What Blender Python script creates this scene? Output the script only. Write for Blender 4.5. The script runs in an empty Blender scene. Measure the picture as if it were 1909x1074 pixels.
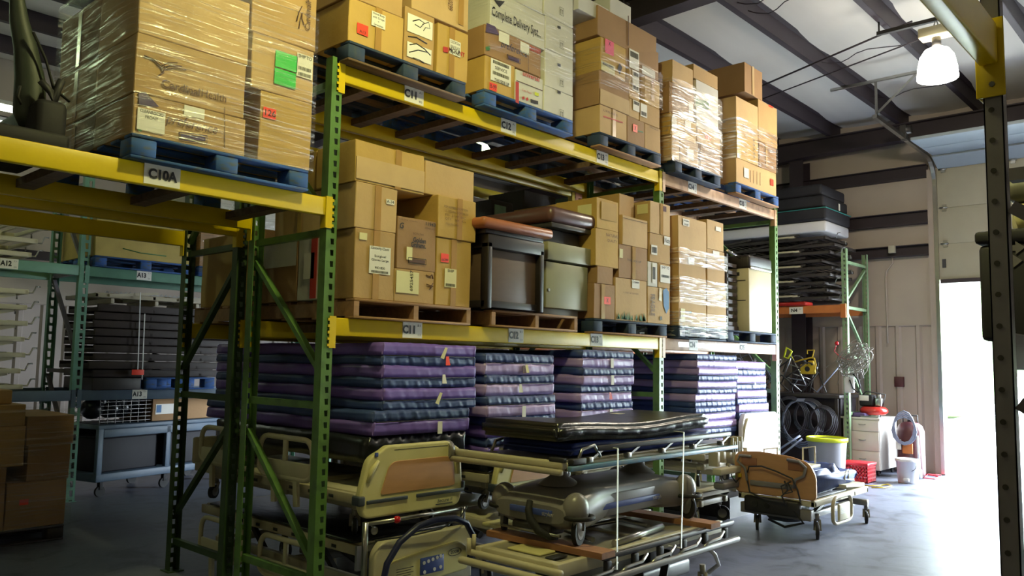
import bpy, bmesh, math, random
from mathutils import Vector, Matrix
random.seed(7)
S = bpy.context.scene
COL = S.collection
R = math.radians
# ------------------------------------------------------------------ camera
W, H = 1909, 1074
FPX, YAW, PITCH, ROLL = 1515.9, R(42.624), R(5.236), R(0.979)
CAMP = Vector((-2.8784, -4.1608, 1.5792))
Fv = Vector((math.cos(YAW)*math.cos(PITCH), math.sin(YAW)*math.cos(PITCH), math.sin(PITCH)))
R0 = Vector((math.sin(YAW), -math.cos(YAW), 0)); U0 = R0.cross(Fv)
Rv = math.cos(ROLL)*R0 + math.sin(ROLL)*U0
Uv = -math.sin(ROLL)*R0 + math.cos(ROLL)*U0
cd = bpy.data.cameras.new('camera'); cam = bpy.data.objects.new('camera', cd); COL.objects.link(cam)
cd.sensor_width = 36; cd.lens = FPX/W*36; cd.clip_start = .05; cd.clip_end = 200
cam.matrix_world = Matrix((( Rv.x, Uv.x, -Fv.x, CAMP.x), (Rv.y, Uv.y, -Fv.y, CAMP.y), (Rv.z, Uv.z, -Fv.z, CAMP.z), (0,0,0,1)))
S.camera = cam
# ------------------------------------------------------------------ colour management, world, lights
S.view_settings.view_transform = 'Standard'; S.view_settings.look = 'None'
S.view_settings.exposure = 0.0; S.view_settings.gamma = 1.0
S.cycles.use_denoising = True
S.cycles.max_bounces = 7; S.cycles.diffuse_bounces = 4; S.cycles.glossy_bounces = 3
S.cycles.transparent_max_bounces = 14; S.cycles.sample_clamp_indirect = 6
SKY = 40.0; ADDED_GLOW = 150.0
wd = bpy.data.worlds.new('sky'); S.world = wd; wd.use_nodes = True
nt_ = wd.node_tree; bg = nt_.nodes['Background']; bg.inputs[0].default_value = (.78, .89, 1.0, 1)
# sky glow added to brighten the far stacks, low beyond the door's right
_tc = nt_.nodes.new('ShaderNodeTexCoord'); _dp = nt_.nodes.new('ShaderNodeVectorMath'); _dp.operation = 'DOT_PRODUCT'
_nm = nt_.nodes.new('ShaderNodeVectorMath'); _nm.operation = 'NORMALIZE'; nt_.links.new(_tc.outputs['Generated'], _nm.inputs[0]); nt_.links.new(_nm.outputs[0], _dp.inputs[0])
_dp.inputs[1].default_value = Vector((.82, -.54, .17)).normalized()
_mx = nt_.nodes.new('ShaderNodeMath'); _mx.operation = 'MAXIMUM'; _mx.inputs[1].default_value = 0; nt_.links.new(_dp.outputs['Value'], _mx.inputs[0])
_pw = nt_.nodes.new('ShaderNodeMath'); _pw.operation = 'POWER'; _pw.inputs[1].default_value = 18; nt_.links.new(_mx.outputs[0], _pw.inputs[0])
_ml = nt_.nodes.new('ShaderNodeMath'); _ml.operation = 'MULTIPLY_ADD'; _ml.inputs[1].default_value = ADDED_GLOW; _ml.inputs[2].default_value = SKY
nt_.links.new(_pw.outputs[0], _ml.inputs[0]); nt_.links.new(_ml.outputs[0], bg.inputs[1])
def light(name, typ, loc, energy, color, **k):
    l = bpy.data.lights.new(name, typ); l.energy = energy; l.color = color
    for a, b in k.items(): setattr(l, a, b)
    o = bpy.data.objects.new(name, l); o.location = loc; COL.objects.link(o); return o
# daylight portal in the open roller door (guides the sky light only)
po = light('door_daylight', 'AREA', (10.85, -2.6, 1.48), 1.0, (1, 1, 1), shape='RECTANGLE', size=4.0, size_y=2.9)
po.rotation_euler = (0, R(90), 0); po.rotation_euler = Vector((-1, 0, 0)).to_track_quat('-Z', 'Y').to_euler()
po.data.cycles.is_portal = True
LAMPS = [  # position of the shade, power, colour
    ((6.28, -1.79, 4.84), 230, (1.0, .87, .66)),
    ((-.25, -1.85, 4.84), 205, (1.0, .97, .38)),
    ((-6.5, -1.8, 4.84), 20, (1.0, .95, .40)),
    ((-2.6, 4.35, 4.75), 22, (.78, 1.0, .58)),
    ((5.6, 4.35, 4.72), 16, (.90, 1.0, .78)),
]
# ------------------------------------------------------------------ pixel helpers (points on real planes)
def ray(u, v): return Fv + Rv*((u-W/2)/FPX) - Uv*((v-H/2)/FPX)
def on(i, val, u, v):
    d = ray(u, v); t = (val-CAMP[i])/d[i]; return CAMP + d*t
def PX(u, v, x): return on(0, x, u, v)
def PY(u, v, y): return on(1, y, u, v)
def PZ(u, v, z): return on(2, z, u, v)
# ------------------------------------------------------------------ materials
def srgb(h):
    c = [int(h[i:i+2], 16)/255 for i in (0, 2, 4)]
    return tuple(x/12.92 if x <= .04045 else ((x+.055)/1.055)**2.4 for x in c)
MC = {}
def mat(name, col, rough=.6, metal=0, var=.12, scale=6, bump=0, bscale=40, stretch=None, spec=.5, dirt=None, **kw):
    if name in MC: return MC[name]
    m = bpy.data.materials.new(name); m.use_nodes = True; MC[name] = m
    if isinstance(col, str): col = srgb(col)
    nt = m.node_tree; b = nt.nodes['Principled BSDF']
    b.inputs['Roughness'].default_value = rough; b.inputs['Metallic'].default_value = metal
    b.inputs['Specular IOR Level'].default_value = spec
    tc = nt.nodes.new('ShaderNodeTexCoord'); mp = nt.nodes.new('ShaderNodeMapping')
    nt.links.new(tc.outputs['Object'], mp.inputs[0])
    if stretch: mp.inputs['Scale'].default_value = stretch
    n = nt.nodes.new('ShaderNodeTexNoise'); n.inputs['Scale'].default_value = scale; n.inputs['Detail'].default_value = 5
    nt.links.new(mp.outputs[0], n.inputs['Vector'])
    r = nt.nodes.new('ShaderNodeValToRGB'); nt.links.new(n.outputs[0], r.inputs[0])
    lo = dirt if dirt else tuple(c*(1-var) for c in col); hi = tuple(min(1, c*(1+var)) for c in col)
    if isinstance(lo, str): lo = srgb(lo)
    r.color_ramp.elements[0].position = .33; r.color_ramp.elements[1].position = .62 if not dirt else .5
    r.color_ramp.elements[0].color = (*lo, 1); r.color_ramp.elements[1].color = (*hi, 1)
    nt.links.new(r.outputs[0], b.inputs['Base Color'])
    if bump:
        n2 = nt.nodes.new('ShaderNodeTexNoise'); n2.inputs['Scale'].default_value = bscale; n2.inputs['Detail'].default_value = 3
        nt.links.new(mp.outputs[0], n2.inputs['Vector'])
        bp = nt.nodes.new('ShaderNodeBump'); bp.inputs['Strength'].default_value = bump; bp.inputs['Distance'].default_value = .01
        nt.links.new(n2.outputs[0], bp.inputs['Height']); nt.links.new(bp.outputs[0], b.inputs['Normal'])
    for k, v in kw.items(): b.inputs[k.replace('_', ' ')].default_value = v
    return m
def emis(name, col, st):
    m = bpy.data.materials.new(name); m.use_nodes = True; nt = m.node_tree
    b = nt.nodes['Principled BSDF']; b.inputs['Base Color'].default_value = (.8, .8, .8, 1)
    b.inputs['Emission Color'].default_value = (*col, 1); b.inputs['Emission Strength'].default_value = st
    return m
def film_mat(name, lo, hi, col=(1, 1, 1), rough=.18, scale=(1.2, 1.2, 26), tilt=0.12):
    m = bpy.data.materials.new(name); m.use_nodes = True; nt = m.node_tree; N = nt.nodes; L = nt.links
    N.remove(N['Principled BSDF']); out = N['Material Output']
    tc = N.new('ShaderNodeTexCoord'); mp = N.new('ShaderNodeMapping'); L.new(tc.outputs['Object'], mp.inputs[0])
    mp.inputs['Rotation'].default_value = (tilt*.3, tilt, 0); mp.inputs['Scale'].default_value = scale
    n = N.new('ShaderNodeTexNoise'); n.inputs['Scale'].default_value = 3.0; n.inputs['Detail'].default_value = 6
    n.inputs['Distortion'].default_value = .6; L.new(mp.outputs[0], n.inputs['Vector'])
    bp = N.new('ShaderNodeBump'); bp.inputs['Strength'].default_value = .9; bp.inputs['Distance'].default_value = .02
    L.new(n.outputs[0], bp.inputs['Height'])
    r = N.new('ShaderNodeMapRange'); L.new(n.outputs[0], r.inputs[0]); r.inputs[1].default_value = .50; r.inputs[2].default_value = .74
    r.inputs[3].default_value = lo; r.inputs[4].default_value = hi
    g = N.new('ShaderNodeBsdfGlossy'); g.inputs['Roughness'].default_value = rough; g.inputs['Color'].default_value = (*col, 1)
    L.new(bp.outputs[0], g.inputs['Normal'])
    t = N.new('ShaderNodeBsdfTransparent'); t.inputs[0].default_value = (.97, .97, .96, 1)
    mx = N.new('ShaderNodeMixShader'); L.new(r.outputs[0], mx.inputs[0]); L.new(t.outputs[0], mx.inputs[1]); L.new(g.outputs[0], mx.inputs[2])
    L.new(mx.outputs[0], out.inputs[0]); return m
# cardboard tones
KR = [mat('cardboard_tan', 'AE8C58', .75, var=.07, scale=3, bump=.15, bscale=30),
      mat('cardboard_pale', 'BC9C6A', .75, var=.07, scale=3, bump=.15, bscale=30),
      mat('cardboard_brown', '97744C', .75, var=.08, scale=3, bump=.15, bscale=30),
      mat('cardboard_golden', 'B9964E', .72, var=.07, scale=3, bump=.15, bscale=30)]
M = dict(
 white_card=mat('white_carton', 'C9C6BC', .6, var=.04), tape=mat('packing_tape', 'A67F45', .25, var=.06, spec=.7),
 cleartape=mat('clear_tape', 'C6A878', .12, var=.05, spec=.9),
 paper=mat('label_paper', 'E0DDD2', .55, var=.02), ylabel=mat('pale_yellow_label', 'D8D09A', .55, var=.03),
 red=mat('orange_red_sticker', 'F0442A', .5, var=.03), pink=mat('pink_label', 'E0607C', .5, var=.03), green_st=mat('green_sticker', '30B848', .5, var=.05),
 ink=mat('black_ink', '22201E', .6, var=.02), inkb=mat('brown_ink', '5A3A24', .6, var=.02), inkr=mat('red_ink', 'B03028', .6, var=.02),
 inkblue=mat('blue_ink', '3A6C9C', .6, var=.02), inkp=mat('purple_ink', '4B3A5C', .6, var=.02), inknavy=mat('navy_ink', '20284A', .6, var=.02), inkg=mat('green_ink', '3A7040', .6, var=.04),
 yellow=mat('yellow_beam_paint', 'D6B800', .38, var=.05, scale=4, bump=.05), orange=mat('orange_beam_paint', 'B4682C', .5, var=.08),
 wbeam=mat('salmon_beam_paint', 'BC9878', .45, var=.1, dirt=srgb('9C7A5C')),
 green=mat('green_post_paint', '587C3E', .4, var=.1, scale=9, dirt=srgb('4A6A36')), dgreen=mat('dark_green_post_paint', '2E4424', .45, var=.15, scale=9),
 palegreen=mat('pale_green_post_paint', '7A9470', .5, var=.1), teal=mat('teal_post_paint', '5E8A74', .5, var=.08), slate=mat('slate_post_paint', '6A666C', .5, var=.1), bluebeam=mat('blue_grey_beam_paint', '4E5F70', .5, var=.08),
 pblue=mat('blue_pallet_paint', '2A4E86', .8, var=.2, scale=14, dirt=srgb('4A5560'), stretch=(1, 1, 3)),
 pdark=mat('dark_blue_pallet_paint', '1E3048', .8, var=.2, scale=14, dirt=srgb('3A4048')),
 wood=mat('pallet_wood', '9A7654', .8, var=.15, scale=10, stretch=(.3, 3, 3)), oldwood=mat('weathered_wood', '6A5440', .85, var=.2, scale=10, stretch=(.3, 3, 3)),
 lumber=mat('orange_lumber', '98694A', .7, var=.15, scale=8, stretch=(3, .3, 3)),
 purple=mat('purple_mattress_cover', '7058AC', .38, var=.06, scale=5, bump=.35, bscale=7, stretch=(1, 1, .5)),
 lilac=mat('lilac_mattress_cover', 'AA94CE', .38, var=.06, scale=5, bump=.35, bscale=7, stretch=(2.2, 1, .5)),
 navy=mat('navy_mattress_cover', '34467C', .5, var=.1, scale=5, bump=.25, bscale=9, stretch=(3, 1, .5)),
 blue=mat('blue_mattress_cover', '2A3A86', .35, var=.08, bump=.2, bscale=6), blackv=mat('black_vinyl', '14161A', .28, var=.15, bump=.5, bscale=7, stretch=(2, 1, 1)),
 cream=mat('cream_plastic', 'BFB79A', .42, var=.04), creamd=mat('cream_metal', 'A9A088', .45, var=.08), yel_pl=mat('pale_yellow_plastic', 'CFC78C', .4, var=.03),
 tanp=mat('tan_laminate', 'B6885A', .4, var=.05, stretch=(1, 1, 6)), greyp=mat('grey_plastic', '7A7672', .35, var=.05), dgrey=mat('dark_grey_rubber', '2C2C30', .6, var=.1),
 rubber=mat('black_rubber', '141414', .7, var=.1), steel=mat('brushed_steel', 'A8A8A4', .28, 1, var=.06), dsteel=mat('dark_steel', '3E3C3A', .4, .6, var=.12),
 chrome=mat('chrome', 'D8D8D8', .12, 1, var=.02), navypl=mat('navy_plastic', '20264A', .35, var=.06), bumper=mat('grey_blue_bumper', '3C444E', .45, var=.05),
 padblue=mat('blue_control_pad', '41529A', .4, var=.06), barblue=mat('light_blue_rail', '5C88A8', .35, var=.06, dirt=srgb('6E8290')),
 vinylbr=mat('brown_vinyl', '5A3E3A', .32, var=.08, bump=.15, bscale=12), vinylor=mat('rust_vinyl', 'A0603C', .35, var=.06, bump=.1, bscale=12),
 cabdark=mat('dark_laminate', '221C1C', .45, var=.1), cabbr=mat('brown_laminate', '5A4638', .45, var=.06, stretch=(1, 1, 5)),
 cabgr=mat('grey_green_laminate', '8C8A68', .45, var=.04), cabcream=mat('cream_laminate', 'CFC6A4', .4, var=.03), greylam=mat('grey_laminate', '6E6A5E', .5, var=.05),
 darkstuff=mat('dark_frame_paint', '2E2826', .5, var=.2), brownframe=mat('brown_frame_paint', '2E231D', .6, var=.2), girt=mat('dark_primer', '2C2228', .6, var=.08),
 lining=mat('white_wall_lining', 'A89C90', .8, var=.03, scale=2, bump=.3, bscale=1.5), ceil=mat('white_insulation', 'CFCBC2', .7, var=.03, scale=2, bump=.5, bscale=1.2, stretch=(.35, 1.6, 1)),
 corr=mat('corrugated_white_steel', 'A4978E', .45, var=.04, scale=2), doorp=mat('cream_door_panel', 'A39E8C', .5, var=.02),
 white=mat('white_laminate', 'D4D0C8', .35, var=.02), whitepl=mat('white_plastic', 'D8D8DC', .35, var=.02), redpl=mat('red_plastic', 'C01C28', .35, var=.06),
 redpaint=mat('red_enamel', 'B02A22', .25, var=.05), maroon=mat('maroon_paint', '4A1E22', .4, var=.1), totegrey=mat('grey_tote_plastic', '85858C', .4, var=.04),
 lime=mat('lime_plastic', 'C8D020', .4, var=.04), yelpl=mat('yellow_plastic', 'C8A828', .4, var=.05), hose=mat('grey_hose', '3A3A44', .5, var=.1), hosel=mat('pale_hose', '8088A0', .4, var=.1),
 orangecord=mat('orange_cord', 'C8501C', .5), blackmat=mat('black_foam', '1A191F', .7, var=.1), tealtrim=mat('teal_piping', '2E7A74', .5), strap=mat('white_strapping', 'C8C8C4', .4, var=.02),
 screen=mat('blue_screen', '3048A0', .3), apaper=mat('grey_tape', '6E6A6E', .5), wire=mat('pale_wire', '8C8880', .5, .3, var=.1))
# ------------------------------------------------------------------ mesh builder
class MB:
    def __init__(s): s.b = bmesh.new()
    def hexa(s, p):
        v = [s.b.verts.new(q) for q in p]
        for f in ((0,3,2,1),(4,5,6,7),(0,1,5,4),(1,2,6,5),(2,3,7,6),(3,0,4,7)): s.b.faces.new([v[i] for i in f])
        return s
    def box(s, x0, x1, y0, y1, z0, z1):
        if x1 < x0: x0, x1 = x1, x0
        if y1 < y0: y0, y1 = y1, y0
        if z1 < z0: z0, z1 = z1, z0
        return s.hexa([(x0,y0,z0),(x1,y0,z0),(x1,y1,z0),(x0,y1,z0),(x0,y0,z1),(x1,y0,z1),(x1,y1,z1),(x0,y1,z1)])
    def bar(s, p, q, w, h, up=(0,0,1)):
        p = Vector(p); q = Vector(q); d = (q-p).normalized(); up = Vector(up)
        if abs(d.dot(up)) > .99: up = Vector((1,0,0))
        a = d.cross(up).normalized()*w/2; c = a.cross(d).normalized()*h/2
        return s.hexa([p-a-c, p+a-c, q+a-c, q-a-c, p-a+c, p+a+c, q+a+c, q-a+c])
    def cyl(s, p, q, r, n=12, r2=None, cap=True):
        p = Vector(p); q = Vector(q); d = (q-p).normalized(); r2 = r if r2 is None else r2
        a = d.orthogonal().normalized(); c = d.cross(a)
        A = [s.b.verts.new(p+(a*math.cos(t)+c*math.sin(t))*r) for t in [2*math.pi*i/n for i in range(n)]]
        B = [s.b.verts.new(q+(a*math.cos(t)+c*math.sin(t))*r2) for t in [2*math.pi*i/n for i in range(n)]]
        for i in range(n):
            f = s.b.faces.new((A[i], A[(i+1)%n], B[(i+1)%n], B[i])); f.smooth = True
        if cap: s.b.faces.new(A[::-1]); s.b.faces.new(B)
        return s
    def tube(s, pts, r, n=8, closed=False):
        pts = [Vector(p) for p in pts]; N = len(pts); rings = []; pa = None
        for i, p in enumerate(pts):
            if closed: d = (pts[(i+1)%N]-pts[i-1])
            else: d = pts[min(i+1, N-1)]-pts[max(i-1, 0)]
            d = d.normalized() if d.length > 1e-9 else Vector((0,0,1))
            a = (pa - d*pa.dot(d)) if pa else d.orthogonal()
            if a.length < 1e-6: a = d.orthogonal()
            a.normalize(); pa = a; c = d.cross(a); rr = r[i] if isinstance(r, (list, tuple)) else r
            rings.append([s.b.verts.new(p+(a*math.cos(t)+c*math.sin(t))*rr) for t in [2*math.pi*k/n for k in range(n)]])
        m = N if closed else N-1
        for i in range(m):
            A, B = rings[i], rings[(i+1)%N]
            for k in range(n):
                f = s.b.faces.new((A[k], A[(k+1)%n], B[(k+1)%n], B[k])); f.smooth = True
        if not closed: s.b.faces.new(rings[0][::-1]); s.b.faces.new(rings[-1])
        return s
    def prism(s, poly, f0, f1):  # poly list of 2D, f0/f1 map (a,b)->3D for both caps
        A = [s.b.verts.new(f0(*p)) for p in poly]; B = [s.b.verts.new(f1(*p)) for p in poly]; n = len(poly)
        s.b.faces.new(A[::-1]); s.b.faces.new(B)
        for i in range(n): s.b.faces.new((A[i], A[(i+1)%n], B[(i+1)%n], B[i]))
        return s
    def lathe(s, prof, c, n=24):  # prof [(r,z)]
        c = Vector(c); rings = [[s.b.verts.new(c+Vector((r*math.cos(2*math.pi*k/n), r*math.sin(2*math.pi*k/n), z))) for k in range(n)] for r, z in prof]
        for A, B in zip(rings, rings[1:]):
            for k in range(n):
                f = s.b.faces.new((A[k], A[(k+1)%n], B[(k+1)%n], B[k])); f.smooth = True
        return s
    def ball(s, c, rx, ry, rz, n=14, m=8, z0=-1.0):
        c = Vector(c); prof = []
        for i in range(m+1):
            t = -math.pi/2 + math.pi*i/m
            prof.append((max(math.cos(t), .02), max(math.sin(t), z0)))
        rings = [[s.b.verts.new(c+Vector((r*rx*math.cos(2*math.pi*k/n), r*ry*math.sin(2*math.pi*k/n), z*rz))) for k in range(n)] for r, z in prof]
        for A, B in zip(rings, rings[1:]):
            for k in range(n):
                f = s.b.faces.new((A[k], A[(k+1)%n], B[(k+1)%n], B[k])); f.smooth = True
        s.b.faces.new(rings[0][::-1]); s.b.faces.new(rings[-1]); return s
    def rbox(s, x0, x1, y0, y1, z0, z1, r=.01, seg=2):
        t = MB().box(x0, x1, y0, y1, z0, z1)
        bmesh.ops.bevel(t.b, geom=t.b.edges[:], offset=min(r, abs(x1-x0)*.45, abs(y1-y0)*.45, abs(z1-z0)*.45), segments=seg, profile=.5, affect='EDGES')
        for f in t.b.faces: f.smooth = True
        s.merge(t); return s
    def merge(s, t, mtx=None):
        me = bpy.data.meshes.new('t'); t.b.to_mesh(me)
        if mtx: me.transform(mtx)
        s.b.from_mesh(me); bpy.data.meshes.remove(me); t.b.free()
    def grid(s, f, nu, nv, smooth=True):  # f(a,b) -> point, a,b in 0..1
        V = [[s.b.verts.new(f(i/nu, j/nv)) for j in range(nv+1)] for i in range(nu+1)]
        for i in range(nu):
            for j in range(nv):
                q = s.b.faces.new((V[i][j], V[i+1][j], V[i+1][j+1], V[i][j+1])); q.smooth = smooth
        return s
    def xf(s, mtx): bmesh.ops.transform(s.b, matrix=mtx, verts=s.b.verts[:]); return s
    def build(s, name, m, parent=None, org=None, normals=True):
        if normals: bmesh.ops.recalc_face_normals(s.b, faces=s.b.faces[:])
        me = bpy.data.meshes.new(name); 
        if parent is not None: org = worldloc(parent)
        elif org is None:
            xs = [v.co for v in s.b.verts]
            org = Vector(((min(v.x for v in xs)+max(v.x for v in xs))/2, (min(v.y for v in xs)+max(v.y for v in xs))/2, min(v.z for v in xs)))
        org = Vector(org)
        bmesh.ops.translate(s.b, verts=s.b.verts[:], vec=-org)
        s.b.to_mesh(me); s.b.free()
        o = bpy.data.objects.new(name, me); COL.objects.link(o)
        me.materials.append(m if not isinstance(m, str) else M[m])
        if parent is not None: o.parent = parent
        else: o.location = org
        return o
def worldloc(o):
    v = Vector((0,0,0))
    while o is not None: v += o.location; o = o.parent
    return v
def tag(o, label=None, cat=None, group=None, kind=None):
    if label: o['label'] = label
    if cat: o['category'] = cat
    if group: o['group'] = group
    if kind: o['kind'] = kind
    return o
def thing(name, loc, label, cat, group=None):
    o = bpy.data.objects.new(name, None); COL.objects.link(o); o.location = loc; o.empty_display_size = .1
    return tag(o, label, cat, group)
KIDS = {}
def children(o): return [c for c in bpy.data.objects if c.parent == o]
def copy_tree(o, loc=None, label=None, group=None, rz=None, parent=None):
    c = o.copy(); COL.objects.link(c)
    if parent is not None: c.parent = parent
    if loc is not None: c.location = loc
    if rz is not None: c.rotation_euler = (0, 0, rz)
    if label: c['label'] = label
    if group: c['group'] = group
    for k in children(o): copy_tree(k, parent=c)
    return c
def struct(name, mb, m, label=None): 
    o = mb.build(name, m, org=(0,0,0)); o['kind'] = 'structure'; return o
BAS = {'f': Matrix(((1,0,0),(0,0,-1),(0,1,0))),       # text on a face that looks to -y
       's': Matrix(((0,0,-1),(-1,0,0),(0,1,0))),      # text on a face that looks to -x
       'e': Matrix(((0,0,1),(1,0,0),(0,1,0)))}
def text(s, c, h, m, parent, face='f', name='lettering', bold=.0, width=None, shear=0, rot=0, ext=.0008, align='CENTER'):
    cu = bpy.data.curves.new(name, 'FONT'); cu.body = s; cu.size = 1; cu.offset = bold; cu.shear = shear; cu.align_x = align; cu.align_y = 'CENTER'
    cu.resolution_u = 3
    t = bpy.data.objects.new('t', cu); COL.objects.link(t); bpy.context.view_layer.update()
    me = bpy.data.meshes.new_from_object(t); bpy.data.objects.remove(t); bpy.data.curves.remove(cu)
    if not me.vertices: return None
    ys = [v.co.y for v in me.vertices]; xs = [v.co.x for v in me.vertices]
    k = h/.72; kx = width/(max(xs)-min(xs)) if width else k
    me.transform(Matrix.Diagonal((kx, k, 1, 1)))
    if rot: me.transform(Matrix.Rotation(R(rot), 4, 'Z'))
    me.transform(BAS[face].to_4x4())
    me.transform(Matrix.Translation(Vector(c)-worldloc(parent)))
    me.name = name
    o = bpy.data.objects.new(name, me); COL.objects.link(o); o.parent = parent; me.materials.append(M[m])
    return o
# ================================================================== THE BUILDING
XF, YB, YR, XN, ZC = 10.8, 8.4, -7.0, -9.0, 5.66
cm = mat('concrete', '5C606E', .42, var=.22, scale=2.2, bump=.2, bscale=9, dirt=srgb('40434E'))
_n = [n for n in cm.node_tree.nodes if n.type == 'TEX_NOISE'][0]; _n.inputs['Distortion'].default_value = 1.6; _n.inputs['Detail'].default_value = 8; _n.inputs['Roughness'].default_value = .62
_r = cm.node_tree.nodes.new('ShaderNodeMapRange'); _r.inputs[3].default_value = .30; _r.inputs[4].default_value = .58
cm.node_tree.links.new(_n.outputs[0], _r.inputs[0]); cm.node_tree.links.new(_r.outputs[0], cm.node_tree.nodes['Principled BSDF'].inputs['Roughness'])
f = struct('floor', MB().box(XN, XF+.3, YR, YB, -.12, 0), cm)
struct('floor_apron', MB().box(XF+.3, 30, -22, 14, -.12, -.005), mat('outside_concrete', 'B8B6B0', .8, var=.05))
DY0, DY1 = -.56, -4.6           # door opening along y
lin = M['lining']; cor = M['corr']
struct('wall_far', MB().box(XF, XF+.12, DY0, YB, 2.28, ZC).box(XF, XF+.12, DY1, DY0, 4.72, ZC).box(XF, XF+.12, YR, DY1, 2.28, ZC).box(XF+.04, XF+.12, DY0, YB, 0, 2.28).box(XF+.04, XF+.12, YR, DY1, 0, 2.28), lin)
def corrug(mb, fn, a0, a1, z0, z1, pitch=.305):
    a = a0
    while a < a1:
        e = min(a+pitch, a1); w = e-a
        for p, q, h in ((0, .16, 1), (.16, .24, 0), (.24, .9, 0), (.9, 1, 1)):
            if q*pitch > w+1e-6: continue
            h0 = .028 if p in (0,) else 0; h1 = h0
            if p == .16: h0, h1 = .028, 0
            if p == .9: h0, h1 = 0, .028
            if p == 0: h0 = h1 = .028
            V = [mb.b.verts.new(fn(a+p*pitch, h0, z0)), mb.b.verts.new(fn(a+q*pitch, h1, z0)), mb.b.verts.new(fn(a+q*pitch, h1, z1)), mb.b.verts.new(fn(a+p*pitch, h0, z1))]
            mb.b.faces.new(V)
        a = e
    return mb
struct('wall_far_panelling', corrug(corrug(MB(), lambda a, h, z: (XF+.035-h, a, z), DY0+.01, YB, 0, 2.27), lambda a, h, z: (XF+.035-h, a, z), YR, DY1, 0, 2.27).box(XF-.005, XF+.035, DY0, YB, 2.265, 2.285), cor)
struct('wall_left', MB().box(XN, XF, YB, YB+.12, 2.28, ZC).box(XN, XF, YB+.04, YB+.12, 0, 2.28), lin)
struct('wall_left_panelling', corrug(MB(), lambda a, h, z: (a, YB+.035-h, z), XN, XF, 0, 2.27), cor)
struct('wall_right', MB().box(XN, XF, YR-.12, YR, 0, ZC), lin)
struct('wall_near', MB().box(XN-.12, XN, YR, YB, 0, ZC), lin)
# ceiling: insulation blankets sagging between purlins
PUR = [-.175+1.09*k for k in range(-6, 8)]
mb = MB()
ys = [YR]+PUR+[YB]
for a, b in zip(ys, ys[1:]):
    mb.grid(lambda u, v, a=a, b=b: (XN+(XF-XN)*u, a+(b-a)*v, ZC-.02-.035*math.sin(math.pi*v)+.008*math.sin(u*37)), 60, 6)
struct('ceiling', mb, M['ceil'])
struct('ceiling_deck', MB().box(XN, XF, YR, YB, ZC, ZC+.1), M['ceil'])
for i, y in enumerate(PUR):
    mb = MB().box(XN, XF, y-.0035, y+.0035, 5.42, ZC-.02).box(XN, XF, y, y+.07, 5.42, 5.427).box(XN, XF, y+.064, y+.07, 5.427, 5.445).box(XN, XF, y-.07, y, ZC-.03, ZC-.02)
    struct('trim_%d' % (i+1), mb, M['girt'])
def ibeam(mb, x, y0, y1, zb0, zb1, zt, fw=.2, tw=.012):
    for (a, b, z, zz) in ((y0, y1, zb0, zb1),):
        mb.hexa([(x-fw/2,a,z),(x+fw/2,a,z),(x+fw/2,b,zz),(x-fw/2,b,zz),(x-fw/2,a,z+.02),(x+fw/2,a,z+.02),(x+fw/2,b,zz+.02),(x-fw/2,b,zz+.02)])
        mb.hexa([(x-tw/2,a,z+.02),(x+tw/2,a,z+.02),(x+tw/2,b,zz+.02),(x-tw/2,b,zz+.02),(x-tw/2,a,zt),(x+tw/2,a,zt),(x+tw/2,b,zt),(x-tw/2,b,zt)])
        mb.box(x-fw/2, x+fw/2, a, b, zt-.02, zt)
    return mb
for i, x in enumerate((10.45, 4.0, -2.4)):
    mb = MB(); ibeam(mb, x, 1.3, YB, 5.12, 4.7, 5.41); ibeam(mb, x, YR, 1.3, 5.22, 5.12, 5.41)
    struct('trim_%d' % (i+20), mb, M['girt'])
for i, (z0, z1) in enumerate(((4.59, 4.79), (3.86, 4.06), (3.36, 3.53))):   # girts on the far wall
    mb = MB().box(XF-.05, XF, DY0+.12, YB, z0, z1).box(XF-.14, XF-.05, DY0+.12, YB, z0, z0+.012).box(XF-.14, XF-.05, DY0+.12, YB, z1-.012, z1)
    struct('trim_%d' % (i+30), mb, M['girt'])
mb = MB().box(XF-.36, XF-.345, 1.42, 1.66, 0, 5.1).box(XF-.08, XF-.065, 1.42, 1.66, 0, 5.1).box(XF-.345, XF-.08, 1.535, 1.545, 0, 5.1)
struct('trim_40', mb, M['girt'])
for i, z in enumerate((4.7, 3.6, 2.9)):
    struct('trim_%d' % (i+50), MB().box(XN, XF-.2, YB-.06, YB, z, z+.12), M['girt'])
for i, x in enumerate((-2.4, 4.0)):
    struct('trim_%d' % (i+60), MB().box(x-.1, x+.1, YB-.28, YB-.265, 0, 4.75).box(x-.1, x+.1, YB-.08, YB-.065, 0, 4.75).box(x-.006, x+.006, YB-.265, YB-.08, 0, 4.75), M['girt'])
# roller door: raised sections, header edge, guides
XD = XF-.06
door = MB()
for z0, z1 in ((2.96, 3.505), (3.505, 4.065), (4.065, 4.70)):
    t = MB().rbox(XD-.03, XD+.03, DY1+.02, DY0-.022, z0, z1, .008); door.merge(t)
dr = struct('door_1', door, M['doorp'])
MB().box(XD+.03, XF+.0, DY1, DY0-.02, 4.60, 4.74).build('top_seal', 'girt', dr)
MB().box(XD+.0, XD+.02, DY1+.02, DY0-.06, 3.49, 3.52).box(XD+.0, XD+.02, DY1+.02, DY0-.06, 4.05, 4.08).build('section_joint', 'girt', dr)
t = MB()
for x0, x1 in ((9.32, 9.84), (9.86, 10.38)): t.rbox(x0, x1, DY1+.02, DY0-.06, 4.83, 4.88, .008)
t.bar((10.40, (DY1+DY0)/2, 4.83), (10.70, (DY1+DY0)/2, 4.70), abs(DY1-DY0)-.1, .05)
o = t.build('raised_section', mat('daylight_tinted_door_inner', '8E9AA2', .5, var=.02), dr)  # blue grey tint paints in daylight bounced up from the floor
MB().box(XD-.06, XD+.02, DY1+.02, DY0-.04, 2.90, 2.958).build('bottom_seal', 'girt', dr)
hg = MB()
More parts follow.
